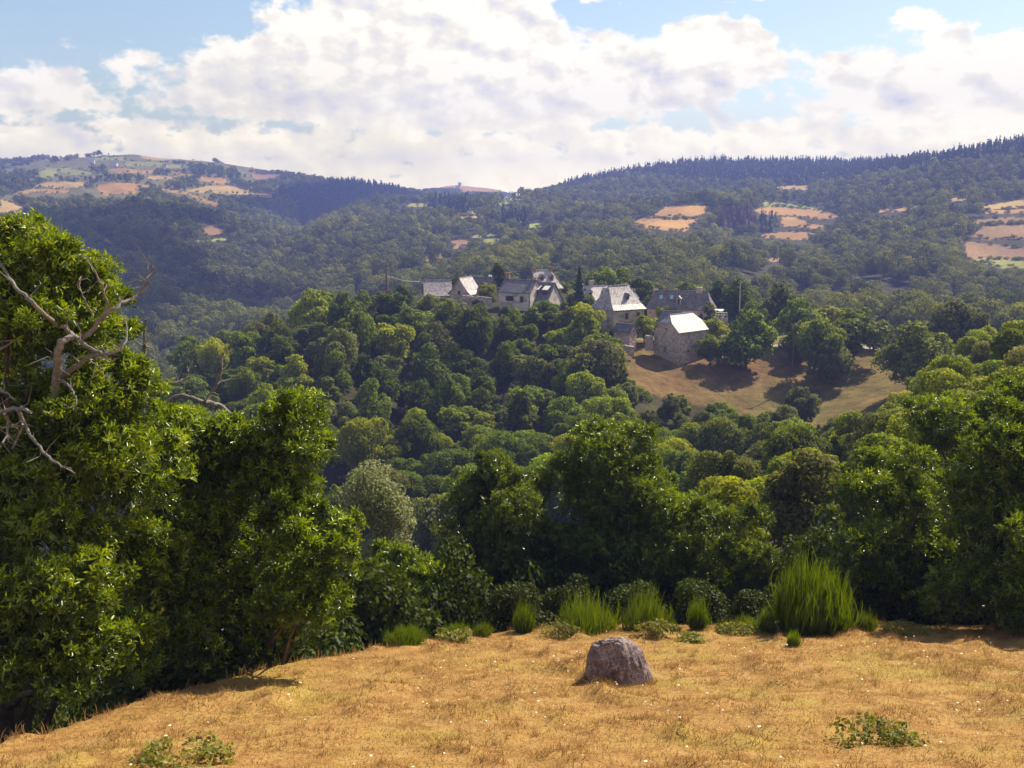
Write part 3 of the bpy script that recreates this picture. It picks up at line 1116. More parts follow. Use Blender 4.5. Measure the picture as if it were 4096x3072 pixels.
pick = rng.integers(0, 1000, len(P))
tone = np.clip(0.25 + 0.6 * fbm2(P[:, 0], P[:, 1], 81, 3, 1 / 45.0) + 0.24 * rng.normal(size=len(P)), 0, 0.95)
WOODL = foliage_mat("far_leaf", (0.036, 0.058, 0.016), (0.27, 0.29, 0.045), 0.75, 0.05, 0.25)
bh = lambda ii, b: hfac[ii]
merge_wood("broadleaf_forest", WOODL, ~con & ~dry, FP, bh)
ch = lambda ii, b: (12, 12, 10.5, 11.5, 13)[b] * np.clip(rng.normal(0.95, 0.27, len(ii)), 0.35, 1.5)
merge_wood("conifer_forest", CONIF, con & ~dry, FC, ch, 1.25)
merge_wood("withered_wood", DRYLEAF, dry, FC, ch, 1.3)

# hedgerows along the field borders of the far hills
P_old = P
hp = []
for poly, c in FIELDS:
    q = np.array(poly)
    for i in range(len(q)):
        a_, b_ = q[i], q[(i + 1) % len(q)]
        L = np.linalg.norm(b_ - a_)
        for s in np.arange(0, L, 2.6):
            if rng.random() < 0.42:
                pt = a_ + (b_ - a_) * s / max(L, 1e-6) + rng.normal(size=2) * 0.35
                hp.append(pt)
H3 = []
for pt in hp:
    u, t = ray(pt[0], pt[1])
    d = Vector((u, 1, t)).normalized()
    h = bvh.ray_cast(Vector((0, 0, 0)) + d * 420, d, 9000)
    if h[0] is not None:
        H3.append(tuple(h[0]))
P = np.array(H3)
band = np.digitize(P[:, 1], [620, 1000, 1600, 2700])
pick = rng.integers(0, 1000, len(P))
tone = np.clip(rng.normal(0.2, 0.15, len(P)), 0, 0.8)
bh2 = lambda ii, b: (2.2, 2.4, 2.8, 3.6, 6)[b] * rng.uniform(0.5, 1.5, len(ii))
merge_wood("hedgerows", WOODL, np.ones(len(P), bool), FP, bh2)

# ------------------------------------------------------------------ village
def stone_mat(name, c, scale=2.2, mortar=1.25, rough=0.9):
    m, nt, p = new_mat(name)
    v = nt.n.new("ShaderNodeTexVoronoi")
    v.feature = "F1"
    mp = nt.n.new("ShaderNodeMapping")
    mp.inputs["Scale"].default_value = (1, 1, 1.7)
    nt.link(nt.obj(), mp.inputs["Vector"])
    nt.link(mp.outputs[0], v.inputs["Vector"])
    v.inputs["Scale"].default_value = scale
    cc = nt.ramp(v.outputs["Color"], [(0.1, [x * 0.6 for x in c]), (0.5, c), (0.95, [min(1, x * mortar) for x in c])])
    big = nt.noise(nt.obj(), 0.45, 4, 0.6)
    nt.link(nt.mix(1.0, cc, nt.ramp(big, [(0.3, (0.72, 0.68, 0.66)), (0.7, (1.15, 1.12, 1.08))]), "MULTIPLY"), p.inputs["Base Color"])
    p.inputs["Roughness"].default_value = rough
    nt.link(nt.bump(v.outputs["Distance"], 0.6, 0.06), p.inputs["Normal"])
    return m


def slate_mat(name, c, rough, spec, speck=0.5):
    m, nt, p = new_mat(name)
    v = nt.n.new("ShaderNodeTexVoronoi")
    v.inputs["Scale"].default_value = 3.4
    nt.link(nt.obj(), v.inputs["Vector"])
    n = nt.noise(nt.obj(), 0.8, 5, 0.65)
    cc = nt.ramp(v.outputs["Color"], [(0.15, [x * (1 - speck) for x in c]), (0.5, c), (0.9, [min(1, x * (1 + speck)) for x in c])])
    nt.link(nt.mix(1.0, cc, nt.ramp(n, [(0.3, 0.7), (0.7, 1.15)]), "MULTIPLY"), p.inputs["Base Color"])
    nt.link(nt.maprange(v.outputs["Distance"], 0, 0.6, rough - 0.12, rough + 0.15), p.inputs["Roughness"])
    p.inputs["Specular IOR Level"].default_value = spec
    nt.link(nt.bump(v.outputs["Color"], 0.25, 0.03), p.inputs["Normal"])
    return m


ST_GREY = stone_mat("grey_stone", (0.50, 0.41, 0.36))
ST_BROWN = stone_mat("brown_stone", (0.30, 0.20, 0.14))
ST_PALE = stone_mat("pale_render", (0.52, 0.44, 0.36), 0.9, 1.08)
ST_WHITE = stone_mat("white_render", (0.62, 0.55, 0.50), 0.6, 1.05)
SLATE = slate_mat("lauze_slate", (0.36, 0.31, 0.31), 0.48, 0.55)
SLATE_B = slate_mat("pale_slate", (0.44, 0.38, 0.37), 0.46, 0.6, 0.35)
SLATE_D = slate_mat("dark_slate", (0.17, 0.16, 0.18), 0.55, 0.3, 0.3)
SLATE_M = slate_mat("brown_slate", (0.19, 0.155, 0.155), 0.6, 0.25, 0.3)
M_PANE = plain_mat("window_glass", (0.02, 0.02, 0.03), 0.2, 0.1, 3, spec=0.6)
M_SKYL = plain_mat("skylight_glass", (0.35, 0.55, 0.6), 0.08, 0.05, 3, spec=0.9)
M_SHUT = plain_mat("red_shutter", (0.11, 0.035, 0.03), 0.7, 0.2, 4)
M_GSHUT = plain_mat("grey_shutter", (0.16, 0.17, 0.19), 0.7, 0.2, 4)
M_FRAME = plain_mat("window_frame", (0.38, 0.33, 0.30), 0.8, 0.15, 3)
M_WHITE = plain_mat("white_paint", (0.72, 0.70, 0.66), 0.5, 0.06, 3)
M_DOOR = plain_mat("door_wood", (0.06, 0.045, 0.035), 0.7, 0.2, 4)
M_PIPE = plain_mat("downpipe_metal", (0.13, 0.11, 0.11), 0.5, 0.1, 3)
M_POLE = plain_mat("pole_wood", (0.14, 0.09, 0.075), 0.9, 0.25, 2)
M_CONC = plain_mat("pole_concrete", (0.42, 0.40, 0.38), 0.85, 0.15, 2)
M_WIRE = plain_mat("wire", (0.30, 0.30, 0.32), 0.5, 0.1, 2)


class House:
    def __init__(self, name, label, cat, anchor, alocal, alpha, group="houses and barns of the hill village"):
        a = R(alpha)
        self.c, self.s = math.cos(a), math.sin(a)
        self.alpha = a
        w = at(*anchor)
        lx, ly, lz = alocal
        org = w - np.array([self.c * lx - self.s * ly, self.s * lx + self.c * ly, lz])
        self.org = org
        self.root = tag(empty(name, org, a), label, cat, group)

    def local(self, px, py, d):
        q = at(px, py, d) - self.org
        return np.array([self.c * q[0] + self.s * q[1], -self.s * q[0] + self.c * q[1], q[2]])

    def block(self, L, W, h, rise, wall_m, roof_m, ends=("gable", "gable"), inset=1.4, off=(0, 0, 0), flare=0.35, ov=0.35, th=0.16, clip=0.55, down=-4.0):
        """one roofed volume; ends: gable / hip / half (half = clipped gable)"""
        self.L, self.W, self.h, self.rise, self.off = L, W, h, rise, off
        ox, oy, oz = off
        # half width at heights (front/back profile), with a flared foot
        prof_ = [(h - 0.30, W / 2 + ov), (h + rise * 0.16, W / 2 * 0.80 + 0.02), (h + rise * 0.5, W / 2 * 0.46), (h + rise * clip, 0), (h + rise, 0.0)] if flare else \
                [(h - 0.25, W / 2 + ov), (h + rise, 0.0)]
        if flare:
            prof_[3] = (h + rise * 0.75, W / 2 * 0.225)
        self.prof = prof_

        def hl(z, side):
            kind = ends[side]
            base = L / 2 + 0.25
            t = (z - h) / rise
            if kind == "gable":
                return base
            if kind == "hip":
                f0 = max(0.0, t)
                e = base + 0.15 - (inset + 0.15) * (min(1, f0 * 1.0) ** (0.75 if flare else 1.0))
                return e
            return base - inset * max(0, (t - clip) / (1 - clip))
        zs = sorted(set([z for z, _ in prof_] + ([h + rise * clip] if "half" in ends else [])))
        hw = lambda z: float(np.interp(z, [q[0] for q in prof_], [q[1] for q in prof_]))
        mb = MB()

        def strip(rows):
            n = len(rows)
            vs = [(p[0] + ox, p[1] + oy, p[2] + oz) for r_ in rows for p in r_] + [(p[0] + ox, p[1] + oy, p[2] + oz - th) for r_ in rows for p in r_]
            fs = []
            k = 2 * n
            for i in range(n - 1):
                a_, b_, c_, d_ = 2 * i, 2 * i + 1, 2 * i + 3, 2 * i + 2
                fs += [(a_, b_, c_, d_), (a_ + k, d_ + k, c_ + k, b_ + k), (a_, d_, d_ + k, a_ + k), (b_, b_ + k, c_ + k, c_)]
            fs += [(0, k, k + 1, 1), (2 * n - 2, 2 * n - 1, 2 * n - 1 + k, 2 * n - 2 + k)]
            mb.add(vs, fs)
        strip([((-hl(z, 0), -hw(z), z), (hl(z, 1), -hw(z), z)) for z in zs])
        strip([((hl(z, 1), hw(z), z), (-hl(z, 0), hw(z), z)) for z in zs])
        for side, sg in ((0, -1), (1, 1)):
            if ends[side] == "hip":
                strip([((sg * hl(z, side), sg * -hw(z) * -1 * -1, z), (sg * hl(z, side), sg * hw(z), z)) for z in zs])
            elif ends[side] == "half":
                zz = [z for z in zs if z >= h + rise * clip - 1e-6]
                strip([((sg * hl(z, side), -sg * hw(z), z), (sg * hl(z, side), sg * hw(z), z)) for z in zz])
        self.roof = mb.build("roof", roof_m, self.root)
        # ridge stones
        rb = MB()
        rb.box(-hl(h + rise, 0) + ox, hl(h + rise, 1) + ox, -0.14 + oy, 0.14 + oy, h + rise - 0.05 + oz, h + rise + 0.09 + oz)
        rb.build("ridge", roof_m, self.roof)
        # walls with gable tops
        wb = MB()
        for side in (0, 1):
            pass
        ends_poly = []
        for side, sg in ((0, -1), (1, 1)):
            lim = {"gable": h + rise, "hip": h, "half": h + rise * clip}[ends[side]]
            pl = [(-W / 2, down), (W / 2, down), (W / 2, h - 0.35 if flare else h - 0.3)]
            up_ = [z for z in zs if h - 0.1 < z <= lim + 1e-6]
            if ends[side] == "hip":
                up_ = []
            for z in up_:
                pl.append((max(0, hw(z) - 0.06), z - th - 0.06))
            for z in up_[::-1]:
                if hw(z) > 0.05:
                    pl.append((-max(0, hw(z) - 0.06), z - th - 0.06))
            pl.append((-W / 2, h - 0.35 if flare else h - 0.3))
            ends_poly.append((sg * L / 2, pl))
        for x, pl in ends_poly:
            wb.add([(x + ox, y + oy, z + oz) for y, z in pl], [tuple(range(len(pl)))])
        eh = h - 0.3
        for y in (-W / 2, W / 2):
            wb.add([(-L / 2 + ox, y + oy, down + oz), (L / 2 + ox, y + oy, down + oz), (L / 2 + ox, y + oy, eh + oz), (-L / 2 + ox, y + oy, eh + oz)], [(0, 1, 2, 3)])
        self.wall = wb.build("wall", wall_m, self.root)
        return self

    def zroof(self, y):
        return float(np.interp(abs(y), [q[1] for q in self.prof][::-1], [q[0] for q in self.prof][::-1]))

    def face(self, face, s, z, w, hgt, d0, d1):
        """box on a wall, d0..d1 proud of it"""
        ox, oy, oz = self.off
        L, W = self.L, self.W
        mb = MB()
        if face == "front":
            mb.box(s - w / 2 + ox, s + w / 2 + ox, -W / 2 - d1 + oy, -W / 2 - d0 + oy, z + oz, z + hgt + oz)
        elif face == "left":
            mb.box(-L / 2 - d1 + ox, -L / 2 - d0 + ox, s - w / 2 + oy, s + w / 2 + oy, z + oz, z + hgt + oz)
        else:
            mb.box(L / 2 + d0 + ox, L / 2 + d1 + ox, s - w / 2 + oy, s + w / 2 + oy, z + oz, z + hgt + oz)
        return mb

    def window(self, face, s, z, w=0.8, hgt=1.2, shut=None, frame=M_FRAME, pane=M_PANE):
        fr = self.face(face, s, z - 0.08, w + 0.22, hgt + 0.16, -0.1, 0.03).build("window", frame, self.root)
        self.face(face, s, z, w, hgt, 0.031, 0.05).build("pane", pane, fr)
        self.face(face, s, z - 0.15, w + 0.35, 0.07, 0.0, 0.14).build("sill", frame, fr)
        if shut:
            for k in (-1, 1):
                self.face(face, s + k * (w / 2 + 0.24), z, 0.42, hgt, 0.04, 0.09).build("shutter", shut, fr)
        return fr

    def shutwin(self, face, s, z, w=0.8, hgt=1.2, shut=M_SHUT):
        fr = self.face(face, s, z - 0.1, w + 0.26, hgt + 0.2, -0.1, 0.03).build("window", M_FRAME, self.root)
        for k in (-1, 1):
            self.face(face, s + k * (w / 4 + 0.005), z, w / 2 - 0.03, hgt, 0.031, 0.07).build("shutter", shut, fr)
        return fr

    def door(self, face, s, z, w=1.0, hgt=2.0, mat=M_DOOR):
        d = self.face(face, s, z, w, hgt, 0.0, 0.05).build("door", mat, self.root)
        self.face(face, s, z + hgt, w + 0.4, 0.2, -0.05, 0.09).build("lintel", M_FRAME, d)
        return d

    def chimney(self, x, y, w=0.8, dpt=0.7, hgt=1.3, mat=ST_GREY, cap=True):
        ox, oy, oz = self.off
        z = self.zroof(y)
        mb = MB()
        mb.box(x - w / 2 + ox, x + w / 2 + ox, y - dpt / 2 + oy, y + dpt / 2 + oy, z - 0.9 + oz, z + hgt + oz)
        ch_ = mb.build("chimney", mat, self.roof)
        if cap:
            mb = MB()
            mb.box(x - w / 2 - 0.1 + ox, x + w / 2 + 0.1 + ox, y - dpt / 2 - 0.1 + oy, y + dpt / 2 + 0.1 + oy, z + hgt + 0.003 + oz, z + hgt + 0.14 + oz)
            for k in (-1, 1):
                mb.box(x + k * w / 3 - 0.07 + ox, x + k * w / 3 + 0.07 + ox, y - 0.1 + oy, y + 0.1 + oy, z + hgt + 0.14 + oz, z + hgt + 0.42 + oz)
            tag(mb.build("chimney_cap", mat, self.root))

    def dormer(self, x, y, w=1.3, hgt=1.3, roof_m=SLATE, pane=M_PANE, wall_m=ST_GREY):
        ox, oy, oz = self.off
        z = self.zroof(y)
        back = y + 2.2
        mb = MB()
        mb.box(x - w / 2 + ox, x + w / 2 + ox, y + oy, back + oy, z - 0.4 + oz, z + hgt + oz)
        mb.add([(x - w / 2 + ox, y + oy, z + hgt + oz), (x + w / 2 + ox, y + oy, z + hgt + oz), (x + ox, y + oy, z + hgt + w * 0.5 + oz)], [(0, 1, 2)])
        d = mb.build("dormer", wall_m, self.root)
        mb = MB()
        for k in (-1, 1):
            e = (x + k * (w / 2 + 0.18) + ox, z + hgt - 0.12 + oz)
            r_ = (x + ox, z + hgt + w * 0.5 + 0.08 + oz)
            mb.add([(e[0], y - 0.2 + oy, e[1]), (r_[0], y - 0.2 + oy, r_[1]), (r_[0], back + oy, r_[1]), (e[0], back + oy, e[1]),
                    (e[0], y - 0.2 + oy, e[1] + 0.12), (r_[0], y - 0.2 + oy, r_[1] + 0.12), (r_[0], back + oy, r_[1] + 0.12), (e[0], back + oy, e[1] + 0.12)],
                   [(0, 1, 2, 3), (4, 7, 6, 5), (0, 4, 5, 1), (0, 3, 7, 4), (2, 6, 7, 3), (1, 5, 6, 2)])
        mb.build("dormer_roof", roof_m, d)
        mb = MB()
        mb.box(x - w * 0.32 + ox, x + w * 0.32 + ox, y - 0.03 + oy, y - 0.004 + oy, z + 0.12 + oz, z + hgt - 0.08 + oz)
        mb.build("pane", pane, d)

    def on_slope(self, name, x, y, w, l, mat, up=0.05, t=0.10):
        """flat panel lying on the front roof slope, y (<0) its centre line"""
        ox, oy, oz = self.off
        dy = l / 2 * 0.6
        ya, yb = y - dy, y + dy
        za, zb = self.zroof(ya) + up, self.zroof(yb) + up
        mb = MB()
        mb.add([(x - w / 2 + ox, ya + oy, za + oz), (x + w / 2 + ox, ya + oy, za + oz), (x + w / 2 + ox, yb + oy, zb + oz), (x - w / 2 + ox, yb + oy, zb + oz),
                (x - w / 2 + ox, ya + oy, za + t + oz), (x + w / 2 + ox, ya + oy, za + t + oz), (x + w / 2 + ox, yb + oy, zb + t + oz), (x - w / 2 + ox, yb + oy, zb + t + oz)],
               [(0, 3, 2, 1), (4, 5, 6, 7), (0, 1, 5, 4), (1, 2, 6, 5), (2, 3, 7, 6), (3, 0, 4, 7)])
        return mb.build(name, mat, self.root)


# 1 the field barn
H = House("stone_barn", "grey stone barn with a dazzling pale roof, alone at the top of the pasture", "barn", (678.5, 332.6, 221), (-4.6, -3.2, 5.3), 42)
H.block(9.2, 6.4, 5.5, 3.1, ST_GREY, SLATE_B, ("half", "half"), inset=1.3, flare=0, clip=0.5)
H.window("left", 0.2, 0.9, 0.7, 1.2, pane=M_GSHUT)
H.window("left", 0.0, 5.6, 0.3, 0.3)
H.window("front", -1.2, 4.1, 0.18, 0.55)
H.window("front", 2.4, 4.1, 0.18, 0.55)
H.window("front", -1.4, 1.0, 0.45, 0.5)
# arched doorway
mb = MB()
vs = [(-0.85, 0), (0.85, 0), (0.85, 1.1)] + [(0.85 * math.cos(t), 1.1 + 0.85 * math.sin(t)) for t in np.linspace(0.3, math.pi - 0.3, 7)] + [(-0.85, 1.1)]
mb.add([(x + 2.4, -3.2 - 0.02, z - 0.2) for x, z in vs], [tuple(range(len(vs)))])
dr = mb.build("doorway", M_DOOR, H.root)
mb = MB()
arc = [(-1.0, 0), (-1.0, 1.1)] + [(-1.0 * math.cos(t), 1.1 + 1.0 * math.sin(t)) for t in np.linspace(0.3, math.pi - 0.3, 7)] + [(1.0, 1.1), (1.0, 0)]
mb.tube([(x + 2.4, -3.22, z - 0.2) for x, z in arc], 0.13, 4)
mb.build("arch", ST_PALE, dr)

# 2 big hipped house
H = House("manor_house", "tall pale stone house with a steep speckled hipped roof, left of the field barn", "house", (613.8, 310.5, 236), (-4.1, -4.1, 5.7), 31)
H.block(8.2, 8.2, 6.0, 4.7, ST_PALE, SLATE, ("hip", "hip"), inset=1.7, flare=1, ov=0.5)
H.chimney(3.2, 1.0, 1.2, 0.8, 0.9)
H.dormer(0.8, -2.45, 0.9, 0.75, wall_m=SLATE_D, roof_m=SLATE_D)
for s in (-0.6, 2.5):
    H.shutwin("front", s, 3.6, 0.85, 1.35)
H.shutwin("front", -0.6, 0.75, 0.9, 1.3)
H.window("left", 0.7, 3.6, 0.95, 1.4)
H.shutwin("left", 0.9, 0.6, 1.0, 1.4)
mb = MB()
for k in range(14):
    mb.box(-4.3 + k * 0.64, -4.18 + k * 0.64, -4.55, -4.1, 5.4, 5.52)
mb.build("rafter", M_DOOR, H.root)

# 3 lean shed in front of it
H = House("garden_shed", "low stone shed with a dark slate roof against the foot of the big hipped house", "shed", (629.6, 332.3, 226), (1.9, -1.5, 2.3), -35)
H.block(3.8, 3.0, 2.5, 1.3, ST_GREY, SLATE_D, flare=0, ov=0.2, down=-3)
H.window("right", 0.2, 2.2, 0.4, 0.45)

# 4 long farmhouse
H = House("long_farmhouse", "long stone farmhouse under a dark slate roof with two blue skylights, behind the field barn", "house", (711.0, 310.2, 245), (7.2, -3.5, 3.7), -17)
H.block(14.4, 7.0, 4.0, 3.6, ST_PALE, SLATE_M, ("hip", "hip"), inset=1.5, flare=1)
H.chimney(4.0, 0.0, 1.3, 0.8, 0.7)
H.chimney(-6.0, 0.2, 0.9, 0.7, 0.3)
for x in (-4.4, -2.0):
    H.on_slope("skylight", x, -1.35, 0.75, 1.1, M_SKYL)
H.dormer(-0.2, -2.9, 0.9, 1.5, SLATE, wall_m=SLATE_B)
H.window("front", -1.9, 2.2, 0.4, 0.5)
H.window("front", 1.3, 1.7, 0.6, 1.2)
H.window("front", 5.1, 1.7, 0.55, 1.2)
H.window("right", -0.5, 1.0, 0.6, 1.2)
mb = MB()
mb.box(7.25, 9.6, -3.3, 1.5, 3.42, 3.52)
cp = mb.build("canopy", M_WHITE, H.root)
for y in (-3.1, 1.2):
    mb = MB()
    mb.box(9.4, 9.5, y, y + 0.1, -0.5, 3.418)
    mb.build("canopy_post", M_WHITE, cp)

# 5 small dark shed before the farmhouse
H = House("slate_outbuilding", "small outbuilding with a steep dark slate roof between the barn roof and the long farmhouse", "shed", (681.3, 311.6, 234), (2.1, 0, 4.6), -30)
H.block(4.2, 4.8, 2.3, 2.3, ST_GREY, SLATE_D, flare=0, ov=0.25)

# 6 bright house behind the conifer
H = House("slate_house", "house with a bright lauze roof and one tall chimney, half hidden by the dark conifer", "house", (606.0, 285.3, 280), (3.2, 0, 7.2), 25)
H.block(9.0, 7.0, 3.8, 3.4, ST_PALE, SLATE_B, ("gable", "hip"), inset=1.3, flare=1)
H.chimney(-1.0, 0.2, 1.1, 0.8, 1.4)
H.dormer(2.0, -2.6, 1.2, 1.4, SLATE_B, wall_m=ST_GREY)
H.dormer(-2.8, -2.6, 1.2, 1.3, SLATE_B, wall_m=ST_GREY)
H.window("front", 0.2, 1.6, 0.8, 1.2)

# 7
H = House("small_house", "small dark roofed house with a pale hip end, behind the big hipped house", "house", (631.0, 288.0, 285), (2.1, 0, 6.4), -20)
H.block(6.5, 6.0, 3.8, 2.6, ST_PALE, SLATE_D, ("gable", "hip"), inset=1.2, flare=0)
tag(H.roof)
H.chimney(2.6, 0.8, 0.8, 0.7, 0.2, ST_BROWN)

# 8 white house, two roofs
H = House("white_house", "white rendered house with two stepped dark slate roofs and big pale dormers", "house", (499.2, 292.0, 258), (-4.0, -3.3, 4.9), -27)
H.block(8.2, 6.6, 5.2, 2.5, ST_WHITE, SLATE_D, flare=0, ov=0.3)
H.chimney(-3.7, 0.4, 1.1, 0.9, 1.7, ST_BROWN)
H.chimney(3.6, 0.3, 0.8, 0.7, 0.8, ST_PALE)
H.window("front", -1.2, 3.0, 1.15, 1.1, M_SHUT)
H.window("front", 1.9, 2.75, 0.75, 1.35)
mb = MB()
mb.tube([(3.9, -3.4, 4.8), (3.9, -3.4, -2)], 0.06, 5)
mb.build("downpipe", M_PIPE, H.root)
q = H.local(554.6, 282.9, 258.5)
H.block(5.2, 9.0, 3.4, 4.3, ST_WHITE, SLATE_D, flare=0, ov=0.3, off=(q[0] - 2.6, q[1], q[2] - 7.7))
H.chimney(-2.2, -0.6, 0.7, 0.7, 1.2, ST_PALE)
for x in (-0.9, 1.4):
    ox, oy, oz = H.off
    z = H.zroof(-2.2)
    mb = MB()
    mb.box(x - 0.6 + ox, x + 0.6 + ox, -2.75 + oy, -0.9 + oy, z - 0.8 + oz, z + 0.55 + oz)
    d = mb.build("dormer", M_SHUT, H.root)
    mb = MB()
    mb.add([(x - 0.72 + ox, -2.95 + oy, z + 0.56 + oz), (x + 0.72 + ox, -2.95 + oy, z + 0.56 + oz), (x + 0.72 + ox, -1.1 + oy, z + 1.35 + oz), (x - 0.72 + ox, -1.1 + oy, z + 1.35 + oz),
            (x - 0.72 + ox, -2.95 + oy, z + 0.66 + oz), (x + 0.72 + ox, -2.95 + oy, z + 0.66 + oz), (x + 0.72 + ox, -1.1 + oy, z + 1.45 + oz), (x - 0.72 + ox, -1.1 + oy, z + 1.45 + oz)],
           [(0, 3, 2, 1), (4, 5, 6, 7), (0, 1, 5, 4), (1, 2, 6, 5), (2, 3, 7, 6), (3, 0, 4, 7)])
    mb.build("dormer_roof", M_WHITE, d)
H.door("front", -1.3, 0.9, 1.0, 2.0)
ox, oy, oz = H.off
mb = MB()
mb.box(-6.2 + ox, -2.3 + ox, -4.3 + oy, -3.2 + oy, 4.25 + oz, 4.4 + oz)
mb.build("porch_roof", M_WHITE, H.root)

# 9 tall house at the top
H = House("tall_house", "tall house at the top of the village with a pale roof between two dark chimneys", "house", (532.4, 270.0, 288), (-3.4, 0, 9.6), 24)
H.block(6.8, 7.4, 5.2, 4.4, ST_BROWN, SLATE_B, ("gable", "hip"), inset=1.7, flare=1)
H.chimney(-3.0, 0.0, 0.9, 0.8, 0.5, ST_BROWN)
H.chimney(1.9, 0.0, 1.1, 0.8, 0.6, ST_BROWN)
H.dormer(1.2, -2.1, 1.1, 1.0, SLATE_B, wall_m=ST_BROWN)
H.dormer(-1.6, -2.1, 1.1, 1.0, SLATE_B, wall_m=ST_BROWN)
H.window("left", 0.3, 2.6, 0.5, 0.9)
H.window("front", 1.8, 2.4, 0.7, 1.2)

# 10 gabled house at the left
H = House("gabled_house", "steep gabled grey house with one red shuttered window in its shaded gable", "house", (459.3, 278.1, 266), (-2.9, 0, 7.9), 62)
H.block(5.8, 5.6, 4.3, 3.7, ST_GREY, SLATE, flare=1, ov=0.45)
H.shutwin("left", 0.1, 3.9, 0.7, 0.95)
H.door("front", 0.8, 0.9, 0.8, 1.9, M_WHITE)

# 11 far left roof
H = House("stone_house", "low house showing only its broad mauve slate roof, leftmost house of the village", "house", (424.3, 280.6, 274), (-3.2, 0, 6.0), 9)
H.block(6.6, 7.4, 2.8, 3.3, ST_GREY, SLATE, flare=1)

# 12 brown gabled cottage
H = House("brown_cottage", "brown gabled cottage with a dark roof and a white chimney, below the big dark tree", "house", (492.4, 277.6, 281), (2.9, 0, 6.2), -31)
H.block(5.8, 5.6, 3.1, 3.1, ST_BROWN, SLATE_D, flare=0)
H.chimney(2.0, 0.3, 0.8, 0.6, 0.6, M_WHITE)
H.window("right", 0.4, 2.6, 0.4, 0.7)

# farmhouses on the far mountain
FAR_H = [(91.5, 163.5, 1.0, "small white farmhouse on the left mountain, beside the upper green field"), (114.2, 166.8, 1.0, "small white farmhouse on the left mountain, below the skyline wood"),
         (9.0, 167.0, 0.8, "white house at the left foot of the far hilltop hamlet"), (26.0, 159.5, 0.9, "grey house in the far hilltop hamlet, at its left end"),
         (36.5, 159.0, 1.0, "grey house in the far hilltop hamlet, in its middle"), (43.0, 158.8, 1.0, "pale house in the far hilltop hamlet, nearest the dark trees"),
         (73.5, 181.0, 0.8, "pale barn among rocks on the left mountain, below the round copse"), (95.0, 181.0, 0.8, "pale barn beside a hedge on the left mountain, right of the round copse"),
         (165.5, 168.0, 0.8, "grey barn on the left mountain, beside a clump on the long green field"), (378.0, 187.5, 1.0, "white farm on the farthest ridge in the valley gap")]
for i, (px_, py_, s, lab) in enumerate(FAR_H):
    u, t = ray(px_, py_)
    d = Vector((u, 1, t)).normalized()
    hit = bvh.ray_cast(d * 420, d, 9000)
    if hit[0] is None:
        continue
    e = tag(empty("farmhouse", tuple(hit[0]), rng.uniform(-0.5, 0.5)), lab, "house", "far farmhouses on the hills")
    k = s * 1.2
    mb = MB()
    mb.box(-5 * k, 5 * k, -3.5 * k, 3.5 * k, -2, 4.5 * k)
    for x in (-5 * k, 5 * k):
        mb.add([(x, -3.5 * k, 4.5 * k), (x, 3.5 * k, 4.5 * k), (x, 0, 7.3 * k)], [(0, 1, 2)])
    mb.build("wall", M_WHITE, e)
    mb = MB()
    for sg in (-1, 1):
        mb.add([(-5.4 * k, sg * 4 * k, 4.2 * k), (5.4 * k, sg * 4 * k, 4.2 * k), (5.4 * k, 0, 7.5 * k), (-5.4 * k, 0, 7.5 * k)], [(0, 1, 2, 3)])
    mb.build("roof", SLATE, e)


# ------------------------------------------------------------------ walls, road, poles
def hit_hill(px, py, start=60):
    u, t = ray(px, py)
    d = Vector((u, 1, t)).normalized()
    h = bvh.ray_cast(d * start, d, 9000)
    return None if h[0] is None else np.array(h[0])


def wall_obj(name, label, pix, h, th, mat=ST_GREY, group="dry stone walls of the village"):
    pts = []
    for px_, py_, D_ in pix:
        q = at(px_, py_, D_)
        pts.append(q)
    mb = MB()
    n = max(3, int(len(pts)))
    dense = []
    for a_, b_ in zip(pts[:-1], pts[1:]):
        k = max(2, int(np.linalg.norm(b_ - a_) / 0.5))
        for i in range(k):
            dense.append(a_ + (b_ - a_) * i / k)
    dense.append(pts[-1])
    dense = np.array(dense)
    tang = np.gradient(dense, axis=0)[:, :2]
    tang /= np.linalg.norm(tang, axis=1)[:, None]
    nrm = np.stack([-tang[:, 1], tang[:, 0]], -1)
    vs, fs = [], []
    for i, q in enumerate(dense):
        jig = rng.uniform(-0.12, 0.08)
        for sg, z in ((-1, -1.5), (1, -1.5), (1, h + jig), (-1, h + jig)):
            vs.append((q[0] + sg * nrm[i, 0] * th / 2, q[1] + sg * nrm[i, 1] * th / 2, q[2] + z))
    for i in range(len(dense) - 1):
        a_ = 4 * i
        for k in range(4):
            fs.append((a_ + k, a_ + (k + 1) % 4, a_ + 4 + (k + 1) % 4, a_ + 4 + k))
    fs += [(0, 1, 2, 3), (len(vs) - 4, len(vs) - 1, len(vs) - 2, len(vs) - 3)]
    mb.add(vs, fs)
    return tag(mb.build(name, mat), label, "wall", group)


